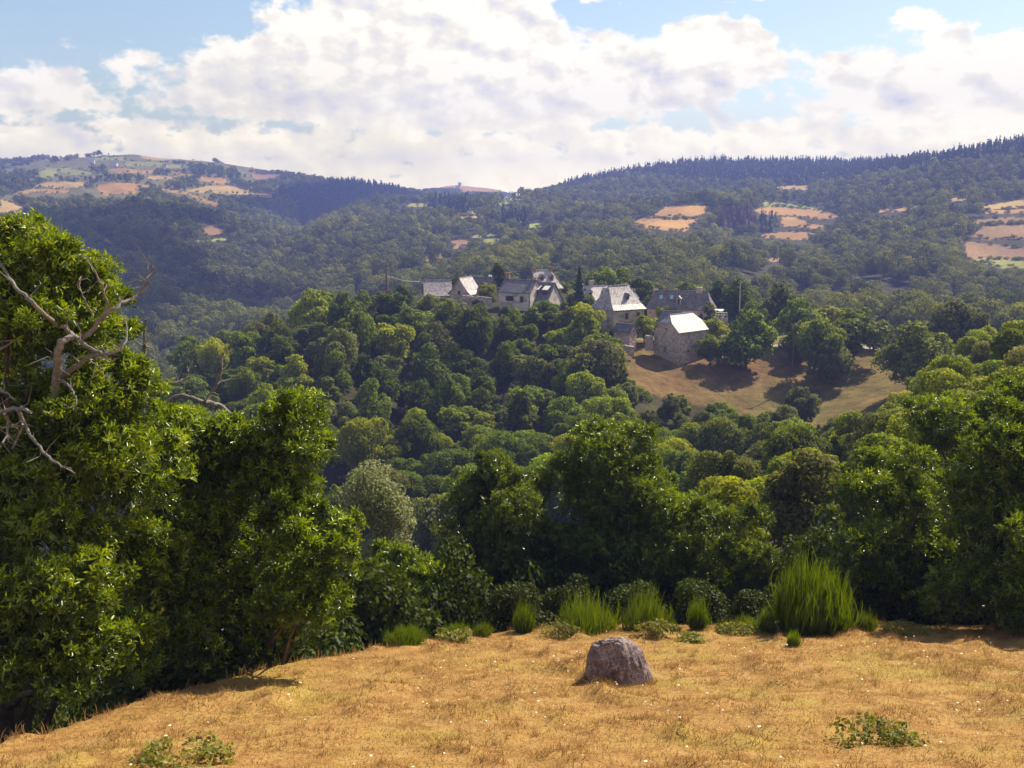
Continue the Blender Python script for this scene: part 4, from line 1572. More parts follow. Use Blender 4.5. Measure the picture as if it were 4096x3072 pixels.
wall_obj("terrace_wall", "long terrace wall holding up the garden between the gabled house and the white house", [(463, 304, 259), (478, 304.5, 258), (492, 306, 258)], 2.0, 0.6)
wall_obj("rubble_wall", "broken rubble wall on the grass below the shed of the big hipped house", [(617.5, 347, 221), (625, 347.5, 220), (634, 349, 220)], 0.5, 0.9)
wall_obj("stone_pier", "short stone pier with a flat top beside the shaded gable of the field barn", [(645.5, 343, 225), (653, 343.5, 225)], 1.6, 1.0)
wall_obj("terrace_wall", "pale terrace wall with a white railing at the canopy end of the long farmhouse", [(714, 324, 238), (727, 324.5, 240)], 1.6, 0.5, ST_PALE)
rl = empty("railing", at(714, 317, 238))
tag(rl, "thin white railing on top of the farmhouse terrace wall", "railing")
e0, e1 = at(715.5, 317, 238.3), at(727, 317.2, 240.3)
for k in range(5):
    mb = MB()
    q = e0 + (e1 - e0) * k / 4 - np.array(rl.location)
    mb.box(q[0] - 0.04, q[0] + 0.04, q[1] - 0.04, q[1] + 0.04, q[2] - 0.2, q[2] + 0.95)
    mb.build("post", M_WHITE, rl)
mb = MB()
for z in (0.5, 0.98):
    mb.tube([e0 - np.array(rl.location) + np.array([0, 0, z]), e1 - np.array(rl.location) + np.array([0, 0, z])], 0.04, 4)
mb.build("rail", M_WHITE, rl)

# lane along the top of the pasture
rp = [(700, 337), (712, 338.8), (722, 340.5), (745, 344), (765, 346), (790, 346.5), (812, 347), (850, 347.5), (888, 348.5), (915, 350), (945, 351)]
rp = [q for q in (hit_hill(*p_, start=180) for p_ in rp) if q is not None]
rp = np.array(rp)
tt_ = np.linspace(0, len(rp) - 1, 90)
rx = np.interp(tt_, range(len(rp)), rp[:, 0])
ry = smooth(np.interp(tt_, range(len(rp)), rp[:, 1])[None], 8, 1)[0]
tg = np.gradient(np.stack([rx, ry], -1), axis=0)
tg /= np.linalg.norm(tg, axis=1)[:, None]
vs, fs = [], []
for i in range(90):
    for o_ in (-1.6, -0.8, 0, 0.8, 1.6):
        x, y = rx[i] - tg[i, 1] * o_, ry[i] + tg[i, 0] * o_
        vs.append((x, y, float(hz(x, y)) + 0.10 - 0.02 * abs(o_)))
for i in range(89):
    for k in range(4):
        a_ = i * 5 + k
        fs.append((a_, a_ + 1, a_ + 6, a_ + 5))
mb = MB()
mb.add(vs, fs)
M_ROAD = plain_mat("lane_gravel", (0.34, 0.30, 0.27), 0.9, 0.2, 1.5)
tag(mb.build("road", M_ROAD), kind="structure")


def pole(name, label, px_, top, base, D_, r, mat, arms=True, group="power poles round the village"):
    b_ = at(px_, base, D_)
    t_ = at(px_, top, D_)
    h = t_[2] - b_[2]
    e = tag(empty(name, b_), label, "pole", group)
    mb = MB()
    mb.tube([(0, 0, -1), (0, 0, h * 0.5), (0, 0, h)], [r, r * 0.85, r * 0.65], 8)
    mb.build("shaft", mat, e)
    if arms:
        mb = MB()
        mb.box(-0.55, 0.55, -0.06, 0.06, h - 0.62, h - 0.50)
        ar = mb.build("crossarm", mat, e)
        for x in (-0.45, 0, 0.45):
            mb = MB()
            mb.tube([(x, 0, h - 0.5), (x, 0, h - 0.36), (x, 0, h - 0.28)], [0.05, 0.08, 0.03], 6)
            mb.build("insulator", M_WHITE, ar)
    return t_


t1 = pole("wooden_power_pole", "brown wooden power pole on the wooded crest, left of the village roofs", 386.6, 262.5, 290, 262, 0.24, M_POLE)
pole("concrete_power_pole", "pale concrete power pole before the dark trees, right of the long farmhouse", 739.6, 280.5, 307, 258, 0.13, M_CONC)
t3 = pole("wooden_power_pole", "grey wooden power pole standing in the shaded pasture below the lane trees", 792.5, 322.5, 364, 216, 0.115, M_POLE)
t4 = pole("thin_pole", "thin grey pole beyond the trees at the right end of the lane", 989, 317.5, 336, 236, 0.10, M_CONC, False)
w0, w1 = at(387, 275.5, 262), at(420, 281.2, 274)
mb = MB()
mb.tube([w0 + (w1 - w0) * f + np.array([0, 0, -0.5 * 4 * f * (1 - f)]) for f in np.linspace(0, 1, 12)], 0.045, 4)
tag(mb.build("overhead_wire", M_WIRE), "thin slack wire from the brown wooden pole to the leftmost village roof", "wire")

fp = [(716, 352), (723, 352.5), (730, 353), (738, 353), (746, 352.8), (754, 352.5), (762, 352), (770, 351.5), (778, 351.2), (870, 352), (878, 352.3), (886, 352.6), (894, 353), (902, 353.5), (910, 354)]
for px_, py_ in fp:
    q = hit_hill(px_, py_, 180)
    if q is None:
        continue
    mb = MB()
    mb.tube([(0, 0, -0.4), (0.02, 0, 0.6), (0.03, 0.01, 1.35)], [0.075, 0.07, 0.055], 6)
    o = mb.build("fence_post", M_POLE, None, False, tuple(q))
    side = "left of the lane trees" if px_ < 800 else "right of the dark lane tree"
    tag(o, "weathered wooden fence post on the lane verge, " + side, "fence post", "fence posts along the lane " + ("left" if px_ < 800 else "right"))

# ------------------------------------------------------------------ single trees
trees = []           # records of every individual tree: root, px, py, r_px, colour, zone


def put_tree(px, py, rpx, D, colour="mid green", kind=None, proto=None, label=None, group=None, hlim=(3.0, 13.0), cat="tree", base=None, zone=None):
    """px, py, rpx: crown centre and radius as seen from the meadow, D metres away"""
    best = None
    for D_ in np.arange(D - 9, D + 10, 1.5):
        c_ = at(px, py, D_)
        e_ = abs(c_[2] - 1.2 * rpx * D_ / F - float(ground(c_[0], c_[1]))) + 0.012 * abs(D_ - D)
        if best is None or e_ < best[0]:
            best = (e_, D_)
    D = float(best[1])
    c = at(px, py, D)
    r = rpx * D / F * 1.02
    g = float(ground(c[0], c[1])) if base is None else base
    H_ = float(np.clip(c[2] + r - g, hlim[0], hlim[1]))
    r = max(r, H_ / 2.5)
    g = c[2] + r - H_ if base is None and H_ in hlim else g
    kind = kind or ("fine" if D < 150 else "broad")
    fam = PROTO[kind]
    crown, trunk, r0, h0 = fam[proto if proto is not None else int(rng.integers(len(fam)))]
    sxy = r / (r0 * 0.98)
    e = empty("tree", (c[0], c[1], g - 0.09 * H_), rng.uniform(0, 6.28), (sxy * rng.uniform(0.94, 1.06), sxy * rng.uniform(0.94, 1.06), H_ / h0))
    o = link("crown", crown, e)
    o.material_slots[0].link = "OBJECT"
    o.material_slots[0].material = LEAF[colour]
    link("trunk", trunk, e)
    tag(e, label, cat, group)
    trees.append(dict(e=e, px=px, py=py, r=rpx, colour=colour, zone=zone, label=label, D=D))
    return e


def put_conifer(px, tip, base_py, D, label, group=None, rpx=None, hmax=30):
    b = at(px, base_py, D)
    t = at(px, tip, D)
    h = t[2] - b[2]
    e = empty("conifer", b, rng.uniform(0, 6), (1, 1, 1))
    k = h / 13.0
    w_ = (rpx * D / F) / 3.0 if rpx else k
    e.scale = (w_, w_, k)
    link("crown", CON_CROWN, e)
    link("trunk", CON_TRUNK, e)
    tag(e, label, "conifer", group)
    return e


S = 1 / 2.16
VIL = "trees among the village houses"
LANE = "trees along the lane and the pasture"
named = [
    (1075, 590, 27, 282, "dark green", 4, "tall dense dark tree standing above the brown cottage at the village top", VIL),
    (990, 611, 20, 271, "dark green", 0, "dark rounded tree wedged between the leftmost roof and the gabled house", VIL),
    (1046, 622, 17, 261, "yellow-green", 1, "bright leafy tree hiding the wall of the brown cottage", VIL),
    (1058, 642, 11, 257, "dark green", 0, "small dark globe shaped tree in the terrace garden beside the white house", VIL),
    (1030, 655, 10, 258, "dark green", 2, "little dark bush at the left foot of the terrace garden wall", VIL),
    (1150, 606, 12, 272, "grey-green", 3, "small tree in front of the pale roof of the tall house", VIL),
    (1275, 600, 22, 302, "mid green", 1, "round green tree behind the conifer and the bright lauze roof", VIL),
    (1308, 602, 25, 306, "mid green", 2, "leafy tree behind the chimney of the bright lauze roof", VIL),
    (1345, 606, 27, 306, "mid green", 5, "wide green tree directly behind the small dark hipped roof", VIL),
    (1385, 616, 25, 302, "dark green", 1, "dark tree at the right end of the row behind the small dark hipped roof", VIL),
    (1422, 628, 13, 294, "grey-green", 0, "small greyish tree just left of the long farmhouse ridge", VIL),
    (1215, 618, 18, 292, "mid green", 3, "green tree between the tall house and the dark conifer", VIL),
    (1228, 655, 18, 262, "mid green", 0, "green bush against the right gable of the white house", VIL),
    (1488, 622, 22, 285, "mid green", 1, "green tree rising behind the middle of the long farmhouse roof", VIL),
    (1552, 629, 31, 268, "dark green", 4, "large dark tree behind the canopy end of the long farmhouse", VIL),
    (1602, 630, 26, 270, "dark green", 5, "dark tree just behind the pale concrete pole", VIL),
    (1676, 652, 38, 265, "dark green", 0, "biggest dark tree beyond the lawn, right of the concrete pole", VIL),
    (1628, 668, 19, 255, "mid green", 2, "low green bush below the concrete pole at the lawn's left corner", VIL),
    (1650, 678, 13, 250, "mid green", 0, "small bush at the edge of the green lawn", VIL),
    (1392, 695, 22, 225, "yellow-green", 1, "bright yellowish tree in the yard between the hipped house and the barn", VIL),
    (1436, 665, 18, 239, "mid green", 3, "tree in the yard in front of the long farmhouse's left half", VIL),
    (1408, 652, 15, 245, "grey-green", 0, "pale tree beside the right roof edge of the big hipped house", VIL),
    (1527, 668, 15, 237, "dark green", 0, "dark bushy tree against the farmhouse wall beneath its pale hip", VIL),
    (1545, 690, 13, 226, "yellow-green", 1, "small yellowish tree at the right end of the barn roof", VIL),
    (1536, 738, 15, 214, "mid green", 2, "bush beside the arched doorway of the field barn", VIL),
    (1262, 693, 37, 226, "yellow-green", 2, "wide sunlit tree in front of the left side of the big hipped house", VIL),
    (1338, 720, 18, 223, "mid green", 0, "round bush before the garden shed of the big hipped house", VIL),
    (1354, 732, 10, 220, "grey-green", 2, "small grey bush at the right foot of the garden shed", VIL),
    (1272, 652, 22, 247, "mid green", 1, "green tree between the dark conifer and the big hipped house", VIL),
    (1423, 712, 13, 228, "dark green", 0, "dark bush in the shade behind the barn's gable wall", VIL),
    (1610, 716, 43, 222, "mid green", 0, "broad walnut tree shading the pasture immediately right of the barn", LANE),
    (1730, 688, 36, 243, "mid green", 5, "tree behind the lane, above the pole in the pasture", LANE),
    (1778, 685, 33, 245, "yellow-green", 1, "tall yellowish tree behind the lane, right of the pasture pole", LANE),
    (1724, 724, 27, 222, "mid green", 0, "tree standing right behind the grey pasture pole", LANE),
    (1778, 734, 38, 211, "mid green", 2, "round tree on a bare trunk in the pasture, right of the grey pole", LANE),
    (1843, 708, 42, 221, "dark green", 1, "large dark tree in the middle of the lane row", LANE),
    (1848, 668, 24, 238, "mid green", 3, "tree crown rising behind the large dark tree of the lane row", LANE),
    (1890, 708, 25, 236, "mid green", 3, "narrow tree between the large dark lane tree and the small spindly one", LANE),
    (1918, 716, 15, 232, "grey-green", 0, "small spindly tree in the gap of the lane row", LANE),
    (1966, 754, 51, 199, "mid green", 5, "broad low tree at the right corner of the pasture, nearest the lane gate", LANE),
    (1992, 706, 20, 229, "yellow-green", 1, "brightest small tree behind the broad low tree at the pasture corner", LANE),
    (2030, 704, 33, 225, "dark green", 0, "dark ivy clad tree on a thick trunk at the right end of the lane", LANE),
    (2072, 695, 40, 229, "grey-green", 2, "greyish wide tree just right of the dark ivy clad tree", LANE),
    (2110, 719, 27, 224, "mid green", 0, "last green tree of the lane row, beside the thin pole", LANE),
    (1732, 862, 22, 181, "grey-green", 2, "grey bramble bush alone on the lower edge of the pasture", LANE),
    (1690, 893, 16, 174, "grey-green", 2, "small grey bush below the bramble at the foot of the pasture", LANE),
    (1800, 770, 20, 207, "grey-green", 2, "flat silvery shrub in the tree shadow on the pasture", LANE),
    (1287, 783, 44, 196, "grey-green", 2, "large grey-green thicket at the left end of the pasture", LANE),
    (1330, 812, 30, 188, "dark green", 0, "dark thicket on the pasture's lower left edge", LANE),
    (1112, 688, 23, 241, "mid green", 0, "green tree below the left window of the white house", VIL),
    (1165, 678, 19, 243, "grey-green", 3, "greyish tree in front of the white house door", VIL),
    (1192, 690, 25, 240, "dark green", 1, "dark tree below the right gable of the white house", VIL),
]
for (x, y, r, D, c, pr, lab, gr) in named:
    k_ = 1.42 if gr == LANE else 1.15
    put_tree(x * S, (y + (k_ - 1) * r * 0.6) * S, r * k_ * S, D, c, "broad", pr, lab, gr)
put_conifer(1251 * S, 574 * S, 690 * S, 254, "tall black-green conifer in the village between the white house and the hipped house", None, 26 * S)

# the wood on the spur and the near slopes: spaced single trees
VF = ([410, 418, 446, 452, 476, 500, 532, 546, 562, 578, 592, 602, 645], [291, 291, 292, 298, 302, 304, 304, 302, 305, 310, 324, 326, 338])


def region_fill(zone_poly, d0, d1, spacing, rmean, zone, limit, skyline=None, dmin_px=None, kind=None):
    pts = []
    N = 40000
    dA = np.sqrt(rng.uniform(d0 ** 2, d1 ** 2, N))
    xA = rng.uniform(-0.5, 0.53, N) * dA
    zA = ground(xA, dA)
    rA = rmean * rng.uniform(0.75, 1.3, N)
    hA = rA * rng.uniform(1.75, 3.0, N)
    pA, qA = project(np.stack([xA, dA, zA + hA - rA], -1))
    for i in np.nonzero(in_poly(pA, qA, zone_poly))[0]:
        x, y, z, r, h = float(xA[i]), float(dA[i]), float(zA[i]), float(rA[i]), float(hA[i])
        if pts:
            pa = np.array([(q[0], q[1]) for q in pts])
            if ((pa[:, 0] - x) ** 2 + (pa[:, 1] - y) ** 2).min() < spacing ** 2:
                continue
        px_, py_ = project(np.array([x, y, z + h - r]))
        if not in_poly(np.array([px_]), np.array([py_]), zone_poly)[0]:
            continue
        tp = project(np.array([x, y, z + h]))[1]
        if skyline is not None and tp > np.interp(px_, skyline[0], skyline[1]) + 12:
            continue
        if zone == "spur" and 410 < px_ < 645 and tp < np.interp(px_, VF[0], VF[1]):
            continue
        gx, gy = project(np.array([x, y, z]))
        bad = in_poly(np.array([gx]), np.array([gy]), PASTURE)[0] or in_poly(np.array([px_]), np.array([tp]), PASTURE)[0] or in_poly(np.array([px_]), np.array([(tp + gy) / 2]), PASTURE)[0]
        if bad:
            continue
        pts.append((x, y, z, r, h, float(px_), float(py_)))
    pts.sort(key=lambda q: -q[3] / q[1])
    return pts[:limit]


SPUR = [(185, 352), (225, 334), (262, 324), (300, 311), (340, 299), (372, 300), (395, 298), (430, 298), (455, 303), (480, 307), (500, 310), (540, 311), (575, 314), (592, 328), (605, 350), (625, 372), (650, 392),
        (700, 408), (760, 422), (800, 430), (800, 470), (600, 540), (300, 545), (185, 440)]
SKY_NEAR = ([0, 160, 175, 200, 280, 340, 372, 378, 420, 425, 450, 510, 560, 610, 680, 720, 790, 800, 830, 870, 940, 1024], [240, 400, 420, 430, 385, 420, 480, 455, 470, 560, 470, 440, 440, 412, 440, 490, 560, 580, 490, 450, 410, 395])
sp_pts = region_fill(SPUR, 100, 276, 6.0, 3.4, "spur", 215, SKY_NEAR)
SLOPE = [(560, 420), (640, 412), (700, 418), (760, 424), (800, 418), (830, 408), (860, 400), (900, 384), (940, 368), (965, 352), (990, 340), (1024, 318), (1100, 300), (1100, 560), (560, 560)]
sl_pts = region_fill(SLOPE, 52, 203, 4.1, 2.3, "slope", 135, SKY_NEAR)
print("spur", len(sp_pts), "slope", len(sl_pts))
# what each of them shows, nearest first: the hidden ones form one mass, the 232 that show most stand singly
occ = np.zeros((192, 256), bool)
gx_, gy_ = np.meshgrid(np.arange(256) * 4 + 2, np.arange(192) * 4 + 2)
occ |= gy_ > np.interp(gx_, SKY_NEAR[0], SKY_NEAR[1]) + 8
shown = []
for zone, pts in (("spur", sp_pts), ("slope", sl_pts)):
    for q in pts:
        shown.append([q[1], zone, q, 0])
shown.sort(key=lambda q: q[0])
for q in shown:
    x, y, z, r, h, px_, py_ = q[2]
    tp_ = project(np.array([x, y, z + h]))[1]
    bt_ = project(np.array([x, y, z + 0.1 * h]))[1]
    el_ = ((gx_ - px_) / (r * F / y)) ** 2 + ((gy_ - (tp_ + bt_) / 2) / max(2, (bt_ - tp_) / 2)) ** 2 < 0.95
    q[3] = int((el_ & ~occ).sum())
    occ |= el_
shown.sort(key=lambda q: -q[3])
single = {id(q[2]) for q in shown[:232]}
wood_rest = [(q[1], q[2]) for q in shown[232:]]
print("single", len(single), "rest", len(wood_rest), "least", shown[min(231, len(shown) - 1)][3])
sp_pts = [q for q in sp_pts if id(q) in single]
sl_pts = [q for q in sl_pts if id(q) in single]
Vs, Fs, Ts, off_ = [], [], [], 0
for zone, (x, y, z, r, h, px_, py_) in wood_rest:
    fam = PROTO["fine" if y < 165 else "broad"]
    crown, trunk, r0, h0 = fam[int(rng.integers(len(fam)))]
    n = len(crown.vertices)
    co = np.empty(n * 3, np.float32)
    crown.vertices.foreach_get("co", co)
    co = co.reshape(-1, 3)
    tn = np.empty(n, np.float32)
    crown.attributes["tint"].data.foreach_get("value", tn)
    fc = np.empty(len(crown.polygons) * 4, np.int32)
    crown.polygons.foreach_get("vertices", fc)
    a_ = rng.uniform(0, 6.28)
    s = r / r0
    Vs.append(np.stack([(co[:, 0] * math.cos(a_) - co[:, 1] * math.sin(a_)) * s + x, (co[:, 0] * math.sin(a_) + co[:, 1] * math.cos(a_)) * s + y, co[:, 2] * h / h0 + z], -1))
    Fs.append(fc.reshape(-1, 4) + off_)
    Ts.append(np.clip(tn + rng.uniform(-0.15, 0.1), 0, 1))
    off_ += n
if Vs:
    tag(link("woodland", mesh_np("woodland", np.concatenate(Vs), np.concatenate(Fs), np.concatenate(Ts), [LEAF["mid green"]])), kind="stuff")
auto = []
for zone, pts in (("spur", sp_pts), ("slope", sl_pts)):
    for (x, y, z, r, h, px_, py_) in pts:
        q = rng.random()
        if zone == "spur":
            col = "dark green" if q < 0.36 else "mid green" if q < 0.74 else "grey-green" if q < 0.88 else "yellow-green"
        else:
            col = "dark green" if q < 0.06 else "mid green" if q < 0.36 else "grey-green" if q < 0.52 else "yellow-green"
        kind = "fine" if y < 165 else "broad"
        fam = PROTO[kind]
        crown, trunk, r0, h0 = fam[int(rng.integers(len(fam)))]
        s = r / r0
        e = empty("tree", (x, y, z), rng.uniform(0, 6.28), (s, s, h / h0))
        o = link("crown", crown, e)
        o.material_slots[0].link = "OBJECT"
        o.material_slots[0].material = LEAF[col]
        link("trunk", trunk, e)
        auto.append(dict(e=e, px=px_, py=py_, r=r * F / y, colour=col, zone=zone, D=y))

# labels from what stands nearest in view
LM_SPUR = [(0, 262, "at the wood's far left tip"), (262, 300, "near the wood's left tip"), (300, 372, "on the wooded spur left of the village"), (372, 440, "in the wood below the leftmost roof"),
           (440, 497, "in the wood below the gabled house"), (497, 560, "in the wood below the white house"), (560, 640, "in the wood left of the pasture"), (640, 1100, "in the scrub under the pasture")]
LM_SLOPE = [(0, 640, "in the dip behind the middle chestnuts"), (640, 720, "on the near slope under the barn"), (720, 800, "on the near slope below the pasture's foot"), (800, 870, "on the near slope under the lane's big trees"),
            (870, 950, "on the near slope by the pasture's right corner"), (950, 1300, "on the near slope at the right edge")]
bins = {}
for t in auto:
    lm = LM_SPUR if t["zone"] == "spur" else LM_SLOPE
    t["place"] = next(s for a_, b_, s in lm if a_ <= t["px"] < b_)
    bins.setdefault((t["zone"], t["place"]), []).append(t)
ORD = ["", "second", "third", "fourth", "fifth", "sixth", "seventh", "eighth", "ninth", "tenth"]
for (zone, place), ts in bins.items():
    ts.sort(key=lambda t: t["py"])
    n = len(ts)
    k3 = max(1, math.ceil(n / 3))
    for i, t in enumerate(ts):
        t["row"] = ("upper", "middle", "lower")[min(2, i // k3)]
    sub = {}
    for t in ts:
        sub.setdefault((t["row"], t["colour"]), []).append(t)
    for (row, col), ss in sub.items():
        ss.sort(key=lambda t: t["px"])
        for i, t in enumerate(ss):
            if len(ss) == 1:
                pre = "only"
            elif i == 0:
                pre = "leftmost"
            elif i == len(ss) - 1:
                pre = "rightmost"
            else:
                pre = ORD[i] if i < len(ORD) else "later"
            # e.g. "leftmost dark green tree of the upper row, in the wood below the white house"
            tag(t["e"], f"{pre} {col} {row}-row tree {place}", "tree", "trees of the wooded spur" if zone == "spur" else "trees on the near slope")

# ------------------------------------------------------------------ sweet chestnuts in the foreground
def rosette(nl=8, seed=1, droop=0.35, wid=0.25):
    r = np.random.default_rng(seed)
    V, Fq, T = [], [], []
    for k in range(nl):
        th = 2 * math.pi * k / nl + r.uniform(-0.35, 0.35)
        inc = R(r.uniform(18, 82))
        d = np.array([math.cos(th) * math.sin(inc), math.sin(th) * math.sin(inc), math.cos(inc)])
        sd = np.array([-math.sin(th), math.cos(th), 0])
        nrm = np.cross(d, sd)
        L = r.uniform(0.75, 1.2)
        b = d * 0.10
        tip = b + d * L + np.array([math.cos(th), math.sin(th), 0]) * 0.12 * L + np.array([0, 0, -droop * L * r.uniform(0.3, 1.0)])
        m1 = b + (tip - b) * 0.36 + np.array([0, 0, 0.05 * L])
        m2 = b + (tip - b) * 0.74 + np.array([0, 0, 0.05 * L])
        w = wid * L * 0.5
        fold = 0.05 * L
        o = len(V)
        V += [b, m1 + sd * w + nrm * fold, m2 + sd * w * 0.7 + nrm * fold, tip, m2 - sd * w * 0.7 + nrm * fold, m1 - sd * w + nrm * fold]
        Fq += [(o, o + 1, o + 2, o + 3), (o, o + 3, o + 4, o + 5)]
        T += [r.uniform(-0.12, 0.12)] * 6
    return np.array(V), np.array(Fq), np.array(T)


def spray(nl=9, seed=1, droop=0.5, wid=0.25):
    """a twig with alternate, hanging leaves"""
    r = np.random.default_rng(seed)
    V, Fq, T = [], [], []
    bend = r.uniform(-0.35, 0.35, 2)
    for k in range(nl):
        f = (k + 0.4) / nl
        p0 = np.array([bend[0] * f * f, bend[1] * f * f, -0.7 + 1.4 * f])
        th = (k % 2) * math.pi + k * 0.45 + r.uniform(-0.5, 0.5)
        inc = R(r.uniform(35, 80) * (1 - 0.45 * f))
        d = np.array([math.cos(th) * math.sin(inc), math.sin(th) * math.sin(inc), math.cos(inc)])
        sd = np.array([-math.sin(th), math.cos(th), 0])
        nrm = np.cross(d, sd)
        L = r.uniform(0.7, 1.25) * (1.1 - 0.3 * f)
        tip = p0 + d * L + np.array([0, 0, -droop * L * r.uniform(0.2, 1.0)])
        m1 = p0 + (tip - p0) * 0.34 + np.array([0, 0, 0.06 * L])
        m2 = p0 + (tip - p0) * 0.72 + np.array([0, 0, 0.07 * L])
        w = wid * L * 0.5 * r.uniform(0.8, 1.25)
        fold = 0.06 * L
        o = len(V)
        V += [p0, m1 + sd * w + nrm * fold, m2 + sd * w * 0.75 + nrm * fold, tip, m2 - sd * w * 0.75 + nrm * fold, m1 - sd * w + nrm * fold]
        Fq += [(o, o + 1, o + 2, o + 3), (o, o + 3, o + 4, o + 5)]
        T += [r.uniform(-0.16, 0.16) + 0.12 * f] * 6
    return np.array(V), np.array(Fq), np.array(T)


ROS = [rosette(7, 1), spray(9, 4), spray(8, 5, 0.8), spray(10, 6, 0.3), spray(9, 7, 0.6)]
CHEST = foliage_mat("chestnut_leaf", (0.050, 0.092, 0.007), (0.30, 0.40, 0.008), 0.30, 0.6, 0.38, 0.006)
CHEST_D = foliage_mat("chestnut_leaf_dark", (0.055, 0.088, 0.012), (0.23, 0.30, 0.016), 0.28, 0.7, 0.42, 0.006)
BURR = plain_mat("chestnut_burr", (0.36, 0.38, 0.05), 0.8, 0.2, 30)
BIRCHL = foliage_mat("birch_leaf", (0.20, 0.21, 0.09), (0.36, 0.36, 0.16), 0.6, 0.3, 0.4)
DEADW = plain_mat("dead_wood", (0.25, 0.22, 0.20), 0.85, 0.35, 9, 0.7)


def env_lobes(envs, rl, n_per, jitter=0.12, front=0.0):
    """envs in the photograph's pixels + distance -> clump lobes on the envelopes' shells"""
    out_ = []
    for (px, py, rx, ry, D) in envs:
        c = at(px, py, D)
        ax = rx * D / F
        azz = ry * D / F
        ay = ax * 0.9
        n = n_per if np.isscalar(n_per) else n_per
        n = max(6, int(n * (ax * azz) ** 0.8))
        k, got = 0, []
        while len(got) < n and k < 3000:
            k += 1
            d = rand_unit(1)[0]
            r = rl * rng.uniform(0.65, 1.35)
            f = rng.uniform(0.55, 0.95)
            q = c + d * np.array([max(0.1, ax - r * 0.6), max(0.1, ay - r * 0.6), max(0.1, azz - r * 0.6)]) * f
            if any(np.linalg.norm(q - g[:3]) < 0.62 * (r + g[3]) * 0.7 for g in got):
                continue
            got.append((q[0], q[1], q[2], r, r, r * rng.uniform(0.65, 0.9)))
        out_ += got
    return np.array(out_)


def chestnut(name, label, group, base_px, envs, rl=0.75, n_per=7, per_m2=20, leaf=0.185, mat=CHEST, trunk_r=0.22, tint=0.75, burr_n=0, sprays=True):
    """base_px: (px, D) of the trunk"""
    u, _ = ray(base_px[0], 500)
    bx, by = u * base_px[1], base_px[1]
    gz = float(ground(bx, by))
    org = np.array([bx, by, gz])
    lb = env_lobes(envs, rl, n_per)
    ex = []
    if sprays:                                   # leafy sprays sticking out of the outline
        for q in lb:
            for _k in range(2):
                d = rand_unit(1)[0]
                d[2] = abs(d[2]) * 0.8
                r2 = q[3] * rng.uniform(0.22, 0.4)
                ex.append((q[0] + d[0] * q[3] * 1.05, q[1] + d[1] * q[3] * 1.05, q[2] + d[2] * q[5] * 1.1, r2, r2, r2))
    al = np.concatenate([lb, np.array(ex)]) if ex else lb
    al = al.copy()
    al[:, :3] -= org
    e = tag(empty(name, org), label, "tree", group)
    V, Fq, T, off_ = [], [], [], 0
    for k, tm in enumerate(ROS):
        v, f, t = lobes_to_leaves(al, per_m2 / len(ROS), leaf, 0.9, 0.35, 0.50, (tm[0], tm[1]), tint, 1.10, 0.30, minz=0.25)
        V.append(v)
        Fq.append(f + off_)
        T.append(t)
        off_ += len(v)
    me_ = mesh_np("crown", np.concatenate(V), np.concatenate(Fq), np.concatenate(T), [mat])
    cr = link("crown", me_, e)
    # trunk and limbs reach into the clumps
    mb = MB()
    cen = al[:len(lb), :3]
    zc = cen[:, 2].mean()
    mid = cen.mean(0)
    pts = [np.array([0, 0, -1.0]), np.array([0, 0, 0.0]), np.array([mid[0] * 0.15, mid[1] * 0.15, zc * 0.35]), np.array([mid[0] * 0.4, mid[1] * 0.4, zc * 0.7]), np.array([mid[0] * 0.75, mid[1] * 0.75, zc * 1.15])]
    mb.tube(pts, [trunk_r * 1.5, trunk_r * 1.15, trunk_r, trunk_r * 0.7, trunk_r * 0.35], 9)
    for i in rng.permutation(len(cen))[:26]:
        j = int(rng.integers(1, 4))
        f = rng.random()
        s = pts[j] * (1 - f) + pts[j + 1] * f if j < 4 else pts[j]
        c = cen[i]
        m1 = s + (c - s) * 0.4 + rng.normal(size=3) * 0.15 + np.array([0, 0, -0.15])
        m2 = s + (c - s) * 0.75 + rng.normal(size=3) * 0.12
        rr = trunk_r * (0.42 - 0.06 * j)
        mb.tube([s, m1, m2, c], [rr, rr * 0.75, rr * 0.5, rr * 0.15], 6)
    mb.build("trunk", BARK, e, True)
    if burr_n:
        sel = rng.integers(0, len(al), burr_n)
        d = rand_unit(burr_n)
        d[:, 2] = np.abs(d[:, 2])
        p = al[sel, :3] + d * al[sel, 3:6] * 1.04
        oct_v = np.array([(1, 0, 0), (0, 1, 0), (-1, 0, 0), (0, -1, 0), (0, 0, 1), (0, 0, -1)], float)
        oct_f = np.array([(0, 1, 4), (1, 2, 4), (2, 3, 4), (3, 0, 4), (1, 0, 5), (2, 1, 5), (3, 2, 5), (0, 3, 5)])
        k3 = 3
        p = np.repeat(p, k3, 0) + rng.normal(size=(burr_n * k3, 3)) * 0.06
        v, f, t = stamp(oct_v, oct_f, p, rand_unit(len(p)), rng.uniform(0.022, 0.045, len(p)), np.zeros(len(p)))
        b = tag(link("burr", mesh_np("burr", v, f, None, [BURR]), e), "pale yellow-green spiky chestnut burrs among the leaves")
        b["kind"] = "stuff"
    return e, org


